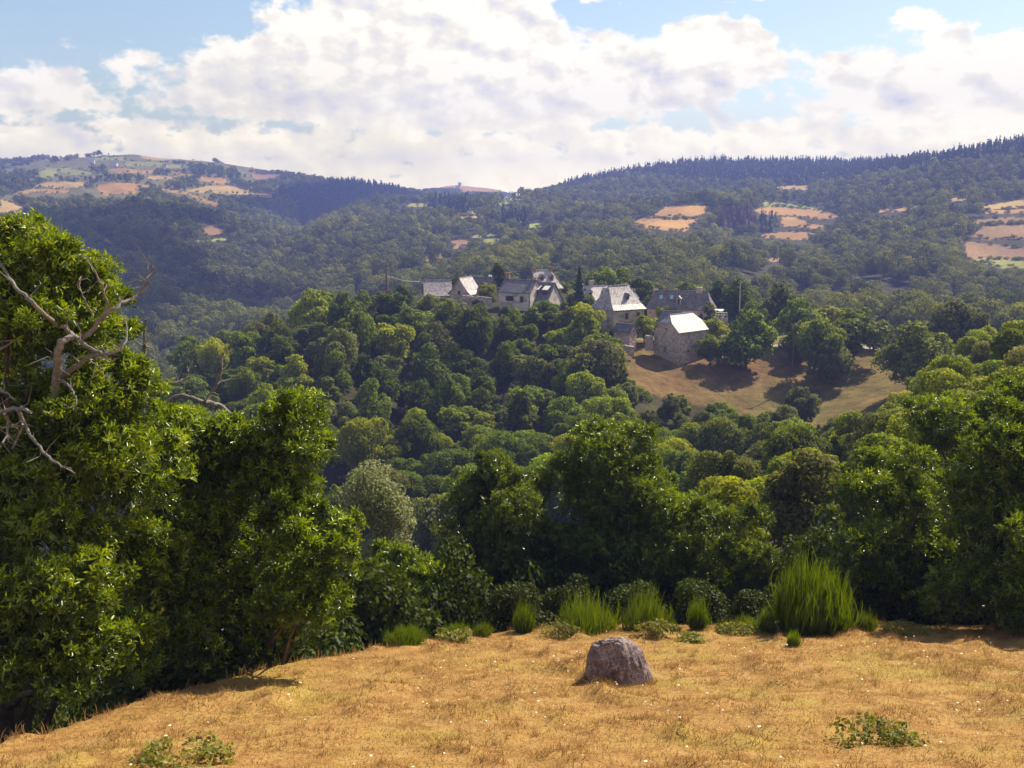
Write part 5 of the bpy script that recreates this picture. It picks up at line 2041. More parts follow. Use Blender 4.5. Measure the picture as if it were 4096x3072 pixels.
CH = "sweet chestnuts along the meadow edge"
EA, OA = chestnut("chestnut_tree", "huge bright chestnut filling the left side, with bare dead limbs sticking out of its crown", CH, (-20, 21.5),
                  [(20, 320, 118, 108, 22.0), (15, 270, 70, 60, 21.5), (78, 296, 46, 62, 22.0), (85, 440, 48, 48, 21.5), (-70, 440, 150, 150, 22.5), (62, 450, 105, 95, 21.0), (40, 570, 105, 90, 20.0), (-60, 640, 110, 90, 18.5), (60, 650, 75, 60, 19.5), (118, 395, 45, 48, 21.5), (140, 475, 50, 55, 22), (130, 560, 60, 70, 22.5), (110, 640, 60, 55, 21)],
                  0.58, 7.6, 26, 0.150, CHEST, 0.30, 0.95, 260)
chestnut("chestnut_tree", "chestnut with drooping sunlit sprays, just right of the huge left one", CH, (250, 26),
         [(292, 450, 52, 66, 24), (215, 480, 58, 58, 25), (320, 545, 52, 66, 22.8), (240, 570, 85, 80, 25), (170, 560, 60, 80, 23.5), (305, 600, 52, 38, 22.3), (275, 500, 48, 42, 24), (190, 462, 38, 40, 25), (176, 438, 36, 34, 24), (222, 450, 45, 45, 24.5), (200, 540, 50, 60, 24), (165, 640, 60, 45, 23), (240, 635, 60, 40, 25)],
         0.54, 7.8, 26, 0.150, CHEST, 0.22, 0.95, 180)
chestnut("chestnut_tree", "dark round chestnut at the centre left of the row behind the boulder", CH, (505, 38),
         [(500, 520, 72, 76, 38), (462, 585, 50, 55, 37), (540, 570, 50, 60, 37.5)], 0.75, 5.2, 27, 0.165, CHEST_D, 0.22, 0.5)
chestnut("chestnut_tree", "tallest dark chestnut of the middle group, with a peaked crown straight behind the boulder", CH, (620, 39),
         [(612, 480, 66, 70, 39), (655, 545, 66, 80, 38), (590, 565, 60, 70, 38)], 0.78, 5.2, 27, 0.165, CHEST_D, 0.25, 0.5)
chestnut("chestnut_tree", "dark chestnut at the right end of the middle group, beside the big broom bush", CH, (730, 36.5),
         [(728, 560, 62, 80, 37), (755, 600, 42, 50, 36.5)], 0.72, 5.2, 27, 0.165, CHEST_D, 0.2, 0.5)
chestnut("chestnut_tree", "low chestnut sapling between the pale birch and the middle chestnuts", CH, (415, 34),
         [(405, 585, 52, 48, 34), (440, 615, 40, 36, 34)], 0.55, 8, 20, 0.185, CHEST, 0.12, 0.55)
chestnut("chestnut_tree", "open yellow-tipped chestnut left of the shady chestnut at the right edge", CH, (890, 33.5),
         [(898, 505, 60, 72, 34), (862, 560, 50, 60, 33), (915, 580, 60, 60, 33)], 0.66, 5.4, 24, 0.165, CHEST, 0.2, 0.62, 120)
chestnut("chestnut_tree", "large shady chestnut at the right edge, throwing its shadow on the meadow", CH, (1015, 30),
         [(985, 480, 62, 78, 31.5), (1040, 450, 70, 72, 32), (1020, 555, 80, 75, 29.5), (965, 590, 50, 42, 30), (1060, 600, 70, 50, 28.5), (1110, 540, 70, 80, 29)], 0.7, 5.2, 25, 0.165, CHEST, 0.26, 0.6, 120)
chestnut("chestnut_tree", "chestnut crown with yellow tips rising behind the shady one at the right edge", CH, (960, 44),
         [(960, 425, 55, 42, 44), (1020, 420, 55, 52, 45)], 0.8, 6, 20, 0.19, CHEST, 0.22, 0.7, 60)

# birch: hanging thin foliage
bu, _ = ray(378, 500)
borg = np.array([bu * 44, 44, float(ground(bu * 44, 44))])
be = tag(empty("birch_tree", borg), "pale wispy birch with hanging twigs between the left chestnuts and the middle group", "tree")
bl = env_lobes([(370, 497, 32, 38, 44), (392, 520, 26, 40, 43.5), (380, 565, 34, 40, 43)], 0.6, 12)
bl[:, :3] -= borg
v, f, t = lobes_to_leaves(bl, 70, 0.13, 0.7, 0.2, 0.3, (KITE, KITEF), 0.6, 1.2, 0.4)
link("crown", mesh_np("crown", v, f, t, [BIRCHL]), be)
mb = MB()
top = bl[:, 2].max() * 0.9
mb.tube([(0, 0, -1), (0.1, 0, top * 0.4), (0.0, 0.1, top * 0.75), (0.2, 0, top)], [0.13, 0.1, 0.07, 0.02], 7)
for q in bl:
    s = np.array([0.05, 0.05, min(top * 0.8, max(0.5, q[2] - 0.6))])
    mb.tube([s, (s + q[:3]) / 2 + np.array([0, 0, 0.2]), q[:3], q[:3] + np.array([rng.normal() * 0.2, rng.normal() * 0.2, -0.9])], [0.03, 0.022, 0.015, 0.006], 5)
mb.build("trunk", PALEBARK, be, True)

# bare dead limbs of the huge chestnut
def z8(pts):
    return [(x * 0.1658, 200 + y * 0.1658) for x, y in pts]


LIMBS = [
    ([(-60, 330), (0, 380), (50, 455), (110, 540), (190, 610), (270, 690), (330, 745), (400, 775), (440, 820), (480, 845)], 20.3, 0.035, 0.075),
    ([(480, 845), (540, 800), (590, 740), (640, 690), (690, 660), (730, 620), (800, 595), (850, 560), (880, 510), (890, 440), (918, 385)], 20.3, 0.075, 0.012),
    ([(850, 560), (900, 470), (965, 395)], 20.4, 0.02, 0.006),
    ([(640, 690), (645, 620), (620, 540), (600, 480), (560, 410), (525, 365)], 20.2, 0.04, 0.012),
    ([(480, 845), (530, 890), (590, 915), (650, 935), (720, 900), (770, 850), (760, 760), (740, 700)], 20.2, 0.055, 0.010),
    ([(340, 1220), (340, 1070), (350, 1000), (350, 900), (370, 850), (440, 830)], 20.4, 0.13, 0.08),
    ([(340, 1075), (390, 1090), (440, 1160), (468, 1215), (440, 1265)], 20.2, 0.04, 0.016),
    ([(370, 1060), (460, 1010), (530, 940), (650, 925)], 20.4, 0.09, 0.04),
    ([(-30, 920), (50, 870), (95, 845)], 20.0, 0.04, 0.02),
    ([(-30, 1110), (40, 1170), (90, 1205)], 19.8, 0.035, 0.02),
    ([(-60, 1300), (0, 1285), (80, 1260), (130, 1255), (190, 1280)], 19.4, 0.075, 0.04),
    ([(110, 1270), (140, 1340), (180, 1420), (240, 1490), (300, 1560), (360, 1600), (450, 1650)], 19.4, 0.055, 0.02),
    ([(30, 1290), (50, 1340), (40, 1430), (0, 1490)], 19.4, 0.045, 0.02),
    ([(140, 1350), (110, 1430), (70, 1500)], 19.4, 0.04, 0.018),
    ([(-20, 1370), (60, 1365), (110, 1380)], 19.3, 0.02, 0.015),
    ([(560, 700), (540, 650), (500, 580), (470, 520), (475, 470)], 20.2, 0.03, 0.008),
    ([(400, 770), (415, 700), (405, 650)], 20.2, 0.025, 0.008),
    ([(540, 960), (590, 1005), (660, 980), (720, 950)], 20.2, 0.025, 0.008),
]
for pts, D, r0, r1 in LIMBS:
    mb = MB()
    pp = z8(pts)
    P3 = [at(x, y, D + 0.35 * math.sin(i * 0.9 + D)) - OA for i, (x, y) in enumerate(pp)]
    n = len(P3)
    # finer, slightly wandering course
    f_ = np.linspace(0, n - 1, 3 * n)
    P3 = np.array(P3)
    Q = np.stack([np.interp(f_, range(n), P3[:, k]) for k in range(3)], -1) + rng.normal(size=(3 * n, 3)) * 0.010
    Q[0], Q[-1] = P3[0], P3[-1]
    mb.tube(Q, np.linspace(r0, r1, 3 * n) * 0.72, 8)
    for _t in range(int(2 + len(Q) / 5)):
        i = int(rng.integers(len(Q) // 4, len(Q)))
        d0_ = rand_unit(1)[0] * np.array([1, 0.6, 0.8]) + np.array([0, -0.2, 0.25])
        L_ = rng.uniform(0.15, 0.5)
        k1 = Q[i] + d0_ * L_ * 0.5
        k2 = k1 + (d0_ + 0.6 * rng.normal(size=3)) * L_ * 0.5
        mb.tube([Q[i], k1, k2], [0.012, 0.009, 0.004], 5)
    o = mb.build("dead_limb", DEADW, EA, True)

dead = [
    ("dead_tree", "bare dead stem with thin twigs standing right of the huge chestnut's crown", 25.5,
     [([(850, 1200), (855, 1020), (870, 880), (878, 720)], 0.075, 0.02), ([(870, 870), (940, 800), (1000, 770)], 0.02, 0.006), ([(870, 870), (920, 900), (950, 960)], 0.02, 0.006), ([(866, 900), (800, 830), (775, 800)], 0.018, 0.005)]),
    ("dead_branch", "short grey dead branch with one upright twig, between the dead stem and the forked branch", 26.5,
     [([(800, 1340), (850, 1230), (900, 1165), (1000, 1110), (1060, 1105), (1120, 1075), (1140, 1040), (1180, 1000)], 0.05, 0.018), ([(1140, 1040), (1132, 1000)], 0.014, 0.006), ([(1040, 1105), (1010, 1085), (970, 1080)], 0.016, 0.006), ([(1060, 1105), (1090, 1040), (1130, 960)], 0.013, 0.004)]),
    ("dead_branch", "pale forked dead branch rising behind the second chestnut against the dark wood", 27.0,
     [([(900, 1400), (980, 1250), (1050, 1190), (1110, 1180), (1180, 1200), (1240, 1220), (1270, 1170), (1310, 1110), (1335, 1030), (1335, 930)], 0.065, 0.016), ([(1310, 1110), (1400, 1080), (1480, 1070)], 0.025, 0.006),
      ([(1240, 1220), (1330, 1240), (1390, 1290), (1450, 1340), (1500, 1395), (1530, 1500)], 0.06, 0.03), ([(1335, 1030), (1375, 990)], 0.014, 0.005), ([(1270, 1160), (1330, 1175)], 0.014, 0.005)]),
]
for nm, lab, D, limbs in dead:
    org = at(*z8([limbs[0][0][0]])[0], D)
    e = tag(empty(nm, org), lab, "dead tree" if nm == "dead_tree" else "branch")
    for j, (pts, r0, r1) in enumerate(limbs):
        P3 = np.array([at(x, y, D + 0.2 * math.sin(i * 1.3)) - org for i, (x, y) in enumerate(z8(pts))])
        n = len(P3)
        f_ = np.linspace(0, n - 1, 3 * n)
        Q = np.stack([np.interp(f_, range(n), P3[:, k]) for k in range(3)], -1) + rng.normal(size=(3 * n, 3)) * 0.010
        Q[0], Q[-1] = P3[0], P3[-1]
        if j == 0:                                # rooted: the stem runs down into the ground behind the leaves
            gz_ = float(ground(org[0], org[1])) - org[2] - 0.4
            Q = np.concatenate([np.array([[0.1, 0.3, gz_], [0.05, 0.15, gz_ * 0.5]]), Q])
        mb = MB()
        rad = np.linspace(r0, r1, len(Q)) * 1.15
        if j == 0:
            rad = np.concatenate([[r0 * 1.8, r0 * 1.5], np.linspace(r0, r1, len(Q) - 2) * 1.15])
        mb.tube(Q, rad, 8)
        mb.build("stem" if j == 0 else "twig", DEADW, e, True)

# dark shrubs under the trees along the meadow edge
UND = foliage_mat("shrub_leaf", (0.034, 0.050, 0.008), (0.10, 0.13, 0.012), 0.6, 0.15, 0.25, 0.012)
sh_l = np.array([(0, 0, 0.75, 0.6, 0.6, 0.55), (0.55, 0.1, 0.6, 0.5, 0.5, 0.45), (-0.5, -0.1, 0.6, 0.5, 0.5, 0.45), (0.1, 0.4, 0.95, 0.45, 0.45, 0.4), (0.1, -0.4, 0.5, 0.5, 0.5, 0.4), (-0.2, 0.2, 1.2, 0.35, 0.35, 0.35), (0.4, -0.1, 1.1, 0.3, 0.3, 0.3)])
SHR = []
for k in range(3):
    q = sh_l.copy()
    q[:, :3] += rng.normal(size=(7, 3)) * 0.1
    v, f, t = lobes_to_leaves(q, 320, 0.075, 0.8, 0.3, 0.4, (KITE, KITEF), 0.4, 1.15, 0.4)
    SHR.append(mesh_np("undergrowth_shrub", v, f, t, [UND]))
us = [(95, 715, 30), (150, 690, 34), (205, 672, 38), (262, 662, 40), (318, 650, 44), (368, 645, 42), (418, 640, 40), (470, 634, 40), (522, 630, 42), (575, 627, 40), (640, 628, 40), (700, 628, 38), (762, 628, 38),
      (862, 626, 44), (905, 624, 46), (950, 623, 50), (1000, 622, 52), (40, 735, 34), (1050, 622, 50)]
wh = ["beneath the huge chestnut's shade", "under the huge chestnut's right side", "under the gap of the left chestnuts", "below the second chestnut's left sprays", "below the second chestnut's right sprays", "under the pale birch",
      "under the low chestnut sapling", "left of the first broom tufts", "behind the narrow broom clumps", "behind the left broom bush", "behind the boulder and two broom bushes", "behind the slim broom bush", "left of the biggest broom bush",
      "right of the biggest broom bush", "under the yellow-tipped chestnut", "left of the right edge's shade", "in the right edge's deep shade", "at the left edge in deep shade", "at the right edge in deep shade"]
for i, (px_, py_, rp_) in enumerate(us):
    u, t_ = ray(px_, py_)
    # first meeting with the meadow, then step behind its edge
    ds = np.linspace(12, 40, 600)
    zz = meadow_z(u * ds, ds)
    hit_ = np.nonzero(zz > t_ * ds)[0]
    D = float(ds[hit_[0]]) if len(hit_) else 31.0
    x = u * D
    D = max(D, float(edge_y(x))) + 1.3
    x = u * D
    s = rp_ * D / F / 0.95
    o = link("undergrowth_shrub", SHR[i % 3], None, (x, D, float(ground(x, D)) - 0.1))
    o.scale = (s * 1.05, s, s * rng.uniform(0.9, 1.35))
    o.rotation_euler = (0, 0, rng.uniform(0, 6))
    tag(o, "dark leafy undergrowth shrub " + wh[i], "shrub", "undergrowth at the meadow edge")

us2 = [(60, 4, 1.6), (105, 4, 1.6), (150, 4, 1.7), (190, 4.5, 1.8), (232, 4, 1.7), (275, 5, 1.8), (318, 5, 1.8), (355, 5, 1.6), (395, 5, 1.5), (440, 5, 1.6), (485, 6, 1.7), (530, 6, 1.7), (580, 6, 1.7), (630, 6, 1.7), (680, 6, 1.7), (735, 6, 1.6),
       (790, 6, 1.7), (830, 5, 1.9), (870, 4, 1.8), (915, 4, 1.8), (960, 4, 1.8), (1005, 4, 1.8), (15, 5, 1.6)]
for i, (px_, back, s) in enumerate(us2):
    u, t_ = ray(px_, 640)
    x = u * 28
    D = 28.0
    for _ in range(8):
        D = float(edge_y(u * D)) + back
    x = u * D
    o = link("undergrowth_shrub", SHR[(i + 1) % 3], None, (x, D, float(ground(x, D)) - 0.1))
    o.scale = (s * rng.uniform(1.1, 1.7), s * 1.1, s * rng.uniform(1.0, 1.9))
    o.rotation_euler = (0, 0, rng.uniform(0, 6))
    tag(o, "tall shaded thicket in the dark behind the meadow edge, under the chestnut crowns", "shrub", "dark thickets under the chestnuts")

# ------------------------------------------------------------------ boulder
bc = at(617, 664, 21.5)
import bmesh
bm = bmesh.new()
bmesh.ops.create_icosphere(bm, subdivisions=6, radius=1.0)
vv = np.array([v.co[:] for v in bm.verts])
# outline of the stone as half-widths by height: left side steep, right side sloping away
zt = vv[:, 2]
hgt = 0.98
zn = (zt + 1) / 2
left = np.interp(zn, [0, 0.13, 0.32, 0.58, 0.81, 0.93, 1.0], [0.58, 0.57, 0.55, 0.52, 0.50, 0.42, 0.2])
right = np.interp(zn, [0, 0.13, 0.32, 0.45, 0.58, 0.81, 0.92, 1.0], [0.74, 0.74, 0.72, 0.63, 0.57, 0.50, 0.38, 0.16])
rad = np.sqrt(vv[:, 0] ** 2 + vv[:, 1] ** 2) + 1e-6
cx, cy = vv[:, 0] / rad, vv[:, 1] / rad
sq = np.maximum(np.abs(cx) ** 2.6 + np.abs(cy) ** 2.6, 1e-3)
sq = sq ** (-1 / 2.6)
w_ = np.where(cx < 0, left, right)
edge_soft = np.clip(rad / (np.sqrt(np.maximum(0, 1 - zt ** 2)) + 1e-6), 0, 1)
X_ = cx * sq * w_ * edge_soft
Y_ = cy * sq * np.where(cy < 0, 0.46 - 0.22 * zn, 0.5 - 0.1 * zn) * np.clip(np.sqrt(1.02 - zn ** 6), 0.1, 1) * edge_soft
Z_ = zn * hgt
q = np.stack([X_, Y_, Z_], -1)
n_a = fbm2(q[:, 0] * 1.0 + q[:, 1] * 0.6, q[:, 2] * 1.1 - q[:, 1] * 0.7, 91, 4, 2.2)
n_b = fbm2(q[:, 0] * 1.2 - q[:, 1], q[:, 2] * 0.55 + q[:, 1], 92, 4, 9.0)
rid = np.abs(fbm2(q[:, 0] + q[:, 2] * 0.35, q[:, 2] * 0.45 + q[:, 1], 93, 4, 5.0))
dsp = 0.11 * n_a + 0.045 * n_b - 0.07 * rid
nd = np.stack([cx, cy, (zn - 0.3) * 0.9], -1)
nd /= np.linalg.norm(nd, axis=1)[:, None]
q = q + nd * dsp[:, None]
# the notch at the top and the ledge low on the right front
for (nx, ny, nz_, rr, dp) in [(-0.10, -0.30, 0.88, 0.17, 0.09), (0.02, -0.34, 0.80, 0.10, 0.05), (-0.05, -0.5, 0.12, 0.3, 0.13), (0.22, -0.42, 0.44, 0.08, 0.05), (-0.28, -0.42, 0.48, 0.22, 0.05)]:
    dd_ = np.exp(-(((q - np.array([nx, ny, nz_])) / rr) ** 2).sum(1))
    q = q - nd * (dp * dd_)[:, None]
fr_ = np.random.default_rng(12)
for k in range(22):
    n_ = fr_.normal(size=3)
    n_[2] = abs(n_[2]) * 0.7
    n_ /= np.linalg.norm(n_)
    c_ = q - np.array([0.04, 0, 0.45])
    pr = c_ @ n_
    lim = np.quantile(pr, fr_.uniform(0.93, 0.985))
    q = q - np.maximum(0, pr - lim)[:, None] * n_ * 0.85
n_c = fbm2(q[:, 0] * 1.3 + q[:, 1], q[:, 2] * 0.8 - q[:, 1], 95, 4, 16.0)
q = q + nd * (0.022 * n_c)[:, None]
q[:, 2] -= 0.14
for v, c in zip(bm.verts, q):
    v.co = c
me = bpy.data.meshes.new("boulder")
bm.to_mesh(me)
bm.free()
for pl in me.polygons:
    pl.use_smooth = True
m_rock, nt, p = new_mat("lichened_rock")
o_ = nt.obj()
na = nt.noise(o_, 3.0, 8, 0.7)
nb = nt.noise(o_, 9.0, 6, 0.75)
nc = nt.noise(o_, 26.0, 4, 0.7)
base_ = nt.ramp(na, [(0.34, (0.09, 0.06, 0.065)), (0.47, (0.27, 0.20, 0.20)), (0.62, (0.46, 0.37, 0.36))])
lich = nt.mix(nt.maprange(nb, 0.51, 0.60, 0, 0.85, True), base_, (0.50, 0.43, 0.41))
dk = nt.mix(nt.maprange(nc, 0.53, 0.62, 0, 0.85, True), lich, (0.05, 0.04, 0.045))
nt.link(dk, p.inputs["Base Color"])
p.inputs["Roughness"].default_value = 0.9
hh = nt.math("ADD", nt.math("MULTIPLY", na, 0.6), nt.math("ADD", nt.math("MULTIPLY", nb, 0.35), nt.math("MULTIPLY", nc, 0.2)))
nt.link(nt.bump(hh, 1.0, 0.22), p.inputs["Normal"])
me.materials.append(m_rock)
bo = link("boulder", me)
bxx = at(615, 673, 21.7)
bo.location = (bxx[0], bxx[1], float(mz(bxx[0], bxx[1])) - 0.10)
bo.rotation_euler = (0, R(-2), R(6))
bo.scale = (1.12, 1.15, 1.24)
tag(bo, "rugged grey lichened boulder sitting alone in the dry meadow", "boulder")

# ------------------------------------------------------------------ broom
BROOM = foliage_mat("broom_stem", (0.052, 0.080, 0.006), (0.18, 0.25, 0.010), 0.6, 0.1, 0.42, 0.008)
BROOMW = plain_mat("broom_wood", (0.10, 0.065, 0.045), 0.9, 0.3, 8)


def broom_mesh(n, spread, h=1.0, seed=0, clumps=1):
    r = np.random.default_rng(seed)
    V, Fq, T = [], [], []
    cl = [(0, 0, 1.0)] + [(math.cos(q) * spread * r.uniform(0.12, 0.34), math.sin(q) * spread * r.uniform(0.12, 0.34), r.uniform(0.45, 1.0)) for q in np.linspace(0, 6.28, clumps)[:-1]]
    spread0, h0_ = spread, h
    for k in range(n):
        cx_, cy_, ch_ = cl[k % len(cl)]
        h = h0_ * ch_
        spread = spread0 * (1.0 if clumps == 1 else 0.55)
        a_ = r.uniform(0, 2 * math.pi)
        b = np.array([math.cos(a_), math.sin(a_), 0]) * spread * 0.35 * math.sqrt(r.random()) + np.array([cx_, cy_, 0])
        lean = spread * r.uniform(0.15, 0.9)
        L = h * r.uniform(0.3, 1.0) * (1 - 0.4 * (lean / max(spread, 1e-3)) ** 2) * (0.72 + 0.28 * math.sin(a_ * 3 + seed) * math.sin(a_ * 1.7 + 2 * seed))
        dirx = np.array([math.cos(a_ + r.normal() * 0.5), math.sin(a_ + r.normal() * 0.5), 0])
        sd = np.array([-math.sin(a_ * 3.1), math.cos(a_ * 3.1), 0])
        w = 0.0048 * h0_ * r.uniform(0.7, 1.4)
        st = r.uniform(0.0, 0.5)
        bow = r.normal(size=2) * 0.06 * h
        pts = [b + dirx * lean * h * 0.45 * f ** 1.25 + np.array([bow[0] * math.sin(f * 3.1), bow[1] * math.sin(f * 3.1), L * f * (1 - 0.10 * lean * f)]) for f in np.linspace(st * 0.6, 1, 5)]
        o = len(V)
        for i, p_ in enumerate(pts):
            ww = w * (1.0, 1.2, 1.0, 0.7, 0.15)[i]
            V += [p_ - sd * ww, p_ + sd * ww]
            T += [i * 0.12 + r.uniform(-0.1, 0.2)] * 2
        for i in range(4):
            Fq.append((o + 2 * i, o + 2 * i + 1, o + 2 * i + 3, o + 2 * i + 2))
    return mesh_np("broom_bush", np.array(V), np.array(Fq), np.clip(T, 0, 1), [BROOM])


BR = [broom_mesh(1500, 1.0, 1, 1, 5), broom_mesh(1000, 0.65, 1, 2, 4), broom_mesh(4800, 0.75, 1, 3, 11)]
br = [(880, 1388, 48, 85, 0, "low spiky broom tuft at the left end of the broom row"), (990, 1374, 38, 60, 0, "small broom tuft, second from the left end of the row"),
      (1045, 1366, 26, 45, 0, "tiny yellowish broom tuft between the second tuft and the spiry clump"), (1130, 1366, 78, 55, 1, "broom clump with a few tall spires, left of the bushes by the boulder"),
      (1265, 1360, 92, 120, 0, "wide broom bush behind the boulder's left side"), (1395, 1358, 98, 100, 0, "tall broom bush behind the boulder's right side"), (1505, 1358, 80, 52, 1, "slim upright broom bush right of the boulder"),
      (1565, 1365, 34, 40, 0, "short broom tuft right of the slim upright broom"), (1615, 1365, 44, 62, 0, "low spreading broom, third left from the biggest broom bush"), (1660, 1362, 54, 50, 1, "dark broom clump touching the biggest broom's left side"),
      (1755, 1362, 178, 170, 2, "biggest broom bush, a tall dense green dome before the right chestnuts"), (1712, 1394, 40, 36, 1, "lone small broom plant standing forward on the meadow"),
      (1870, 1358, 50, 42, 0, "small broom bush right of the biggest one"), (1450, 1362, 30, 34, 0, "yellow-flecked little broom between the tall bush and the slim one")]
for (x, y, h_, w_, k, lab) in br:
    px_, py_ = x * S, y * S
    u, t_ = ray(px_, py_)
    ds = np.linspace(14, 36, 1200)
    zz = mz(u * ds, ds)
    hit_ = np.nonzero(zz > t_ * ds)[0]
    D = float(ds[hit_[0]]) if len(hit_) else 30.6
    D = min(D, 31.4)
    X0 = u * D
    H_ = h_ * S * D / F / 0.96 * (1.42 if k == 2 else 1.38)
    W_ = w_ * S * D / F * (1.22 if k == 2 else 1.25)
    o = link("broom_bush", BR[k], None, (X0, D, float(mz(X0, D)) - 0.02))
    o.rotation_euler = (0, 0, rng.uniform(0, 6))
    sp_ = (1.05, 0.8, 0.9)[k]
    o.scale = (W_ / sp_, W_ / sp_, H_)
    tag(o, lab, "broom", "broom along the meadow edge")

# bramble on the meadow, lower right, and a soft green patch lower left
BRAM = foliage_mat("bramble_leaf", (0.17, 0.17, 0.035), (0.34, 0.34, 0.06), 0.6, 0.3, 0.35)


def bramble(name, label, px_, py_, rx_, h_):
    u, t_ = ray(px_, py_)
    ds = np.linspace(8, 36, 1200)
    zz = mz(u * ds, ds)
    D = float(ds[np.nonzero(zz > t_ * ds)[0][0]])
    c = np.array([u * D, D, float(mz(u * D, D))])
    n = 26
    lb = []
    for k in range(n):
        a_, rr = rng.uniform(0, 6.28), math.sqrt(rng.random())
        lb.append((rr * math.cos(a_) * rx_, rr * math.sin(a_) * rx_ * 0.8, 0.05 + rng.random() * h_ * (1 - rr * 0.7), 0.16, 0.16, 0.10))
    v, f, t = lobes_to_leaves(np.array(lb), 130, 0.075, 0.8, 0.5, 0.2, (KITE, KITEF), 0.5, 1.3, 0.5)
    return tag(link(name, mesh_np(name, v, f, t, [BRAM]), None, tuple(c)), label, "bramble", None)


bramble("bramble", "loose green bramble patch lying in the dry grass at the lower right", 872, 742, 0.75, 0.35)
bramble("bramble", "blurred soft green plant patch at the bottom edge, lower left", 188, 764, 0.7, 0.22)
for (bx0, by0, rr0, lab0) in [(560, 634, 0.5, "dusty weed patch between the wide broom bush and the narrow broom clumps"), (655, 633, 0.5, "yellowish weed patch between the tall broom bush and the slim one"),
                              (735, 634, 0.45, "weed patch between the slim broom and the biggest broom bush"), (455, 640, 0.4, "weed patch between the two leftmost broom tufts"), (905, 634, 0.6, "shaded weed patch right of the last small broom bush")]:
    bramble("bramble", lab0, bx0, by0, rr0, 0.28)
bramble("bramble", "small green weed in front of the slim broom, right of the boulder", 690, 642, 0.35, 0.1)

# ------------------------------------------------------------------ dry grass and yarrow
m_gr, nt, p = new_mat("dry_grass")
a_ = nt.attr("tint").outputs["Fac"]
nt.link(nt.ramp(a_, [(0.0, (0.20, 0.09, 0.033)), (0.35, (0.37, 0.205, 0.07)), (0.7, (0.48, 0.32, 0.13)), (0.88, (0.35, 0.29, 0.075)), (1.0, (0.20, 0.24, 0.03))]), p.inputs["Base Color"])
p.inputs["Roughness"].default_value = 0.8
tr = nt.n.new("ShaderNodeBsdfTranslucent")
tr.inputs["Color"].default_value = (0.55, 0.34, 0.11, 1)
mxs = nt.n.new("ShaderNodeMixShader")
mxs.inputs[0].default_value = 0.25
nt.link(p.outputs[0], mxs.inputs[1])
nt.link(tr.outputs[0], mxs.inputs[2])
nt.link(mxs.outputs[0], m_gr.node_tree.nodes["Material Output"].inputs["Surface"])

n = 260000
yy = np.sqrt(rng.uniform(9.0 ** 2, 31.5 ** 2, n))
uu = rng.uniform(-0.62, 0.62, n)
xx = uu * yy
dens_ = fbm2(xx, yy, 62, 3, 1.6)
k = (yy < edge_y(xx) + 0.6) & (rng.random(n) < 0.55 + 0.9 * dens_)
xx, yy, dens_ = xx[k], yy[k], dens_[k]
n = len(xx)
zz = mz(xx, yy)
tus = np.clip(fbm2(xx, yy, 61, 3, 1.1) * 2.2, 0, 1)
hgt_ = rng.uniform(0.02, 0.06, n) * (1 + 1.6 * tus) * np.where(rng.random(n) < 0.012, 2.8, 1)
an = rng.uniform(0, 6.283, n)
le = rng.normal(size=(n, 2)) * 0.55
ww = rng.uniform(0.004, 0.010, n)
b0 = np.stack([xx - np.cos(an) * ww, yy - np.sin(an) * ww, zz - 0.01], -1)
b1 = np.stack([xx + np.cos(an) * ww, yy + np.sin(an) * ww, zz - 0.01], -1)
tp = np.stack([xx + le[:, 0] * hgt_, yy + le[:, 1] * hgt_, zz + hgt_], -1)
V = np.stack([b0, b1, tp], 1).reshape(-1, 3)
grn = fbm2(xx, yy, 63, 3, 0.35)
tn = np.clip(0.55 + 0.5 * fbm2(xx, yy, 64, 3, 1.2) - 0.45 * tus + 0.16 * rng.normal(size=n), 0.02, 0.8)
tn = np.where((grn + 0.12 * rng.normal(size=n)) > 0.32, rng.uniform(0.8, 1.0, n), tn)
tag(link("meadow_grass", mesh_np("meadow_grass", V, np.arange(3 * n).reshape(-1, 3), np.repeat(tn, 3), [m_gr])), kind="stuff")

# coarse tussocks, some round the boulder's foot
nt_ = 900
ty = np.sqrt(rng.uniform(11.0 ** 2, 31 ** 2, nt_))
tx = rng.uniform(-0.55, 0.58, nt_) * ty
bx_, by_ = bo.location[0], bo.location[1]
ring = rng.uniform(0, 6.283, 60)
tx = np.concatenate([tx, bx_ + np.cos(ring) * rng.uniform(0.62, 0.85, 60)])
ty = np.concatenate([ty, by_ + np.sin(ring) * rng.uniform(0.42, 0.62, 60)])
kk = (ty < edge_y(tx) + 0.3)
tx, ty = tx[kk], ty[kk]
nbl = 46
cxx = np.repeat(tx, nbl) + rng.normal(size=len(tx) * nbl) * np.repeat(rng.uniform(0.03, 0.11, len(tx)), nbl)
cyy = np.repeat(ty, nbl) + rng.normal(size=len(tx) * nbl) * np.repeat(rng.uniform(0.03, 0.09, len(tx)), nbl)
n = len(cxx)
czz = mz(cxx, cyy)
hh_ = np.repeat(rng.uniform(0.05, 0.15, len(tx)), nbl) * rng.uniform(0.4, 1.1, n)
ln_ = np.stack([cxx - np.repeat(tx, nbl), cyy - np.repeat(ty, nbl)], -1) * 1.1 + rng.normal(size=(n, 2)) * 0.03
an = rng.uniform(0, 6.283, n)
ww = rng.uniform(0.003, 0.007, n)
b0 = np.stack([cxx - np.cos(an) * ww, cyy - np.sin(an) * ww, czz - 0.01], -1)
b1 = np.stack([cxx + np.cos(an) * ww, cyy + np.sin(an) * ww, czz - 0.01], -1)
tp = np.stack([cxx + ln_[:, 0], cyy + ln_[:, 1], czz + hh_], -1)
V = np.stack([b0, b1, tp], 1).reshape(-1, 3)
tn = np.clip(np.repeat(rng.choice([0.08, 0.2, 0.3, 0.5, 0.62, 0.9], len(tx), p=[0.24, 0.26, 0.2, 0.15, 0.1, 0.05]), nbl) + 0.08 * rng.normal(size=n), 0, 1)
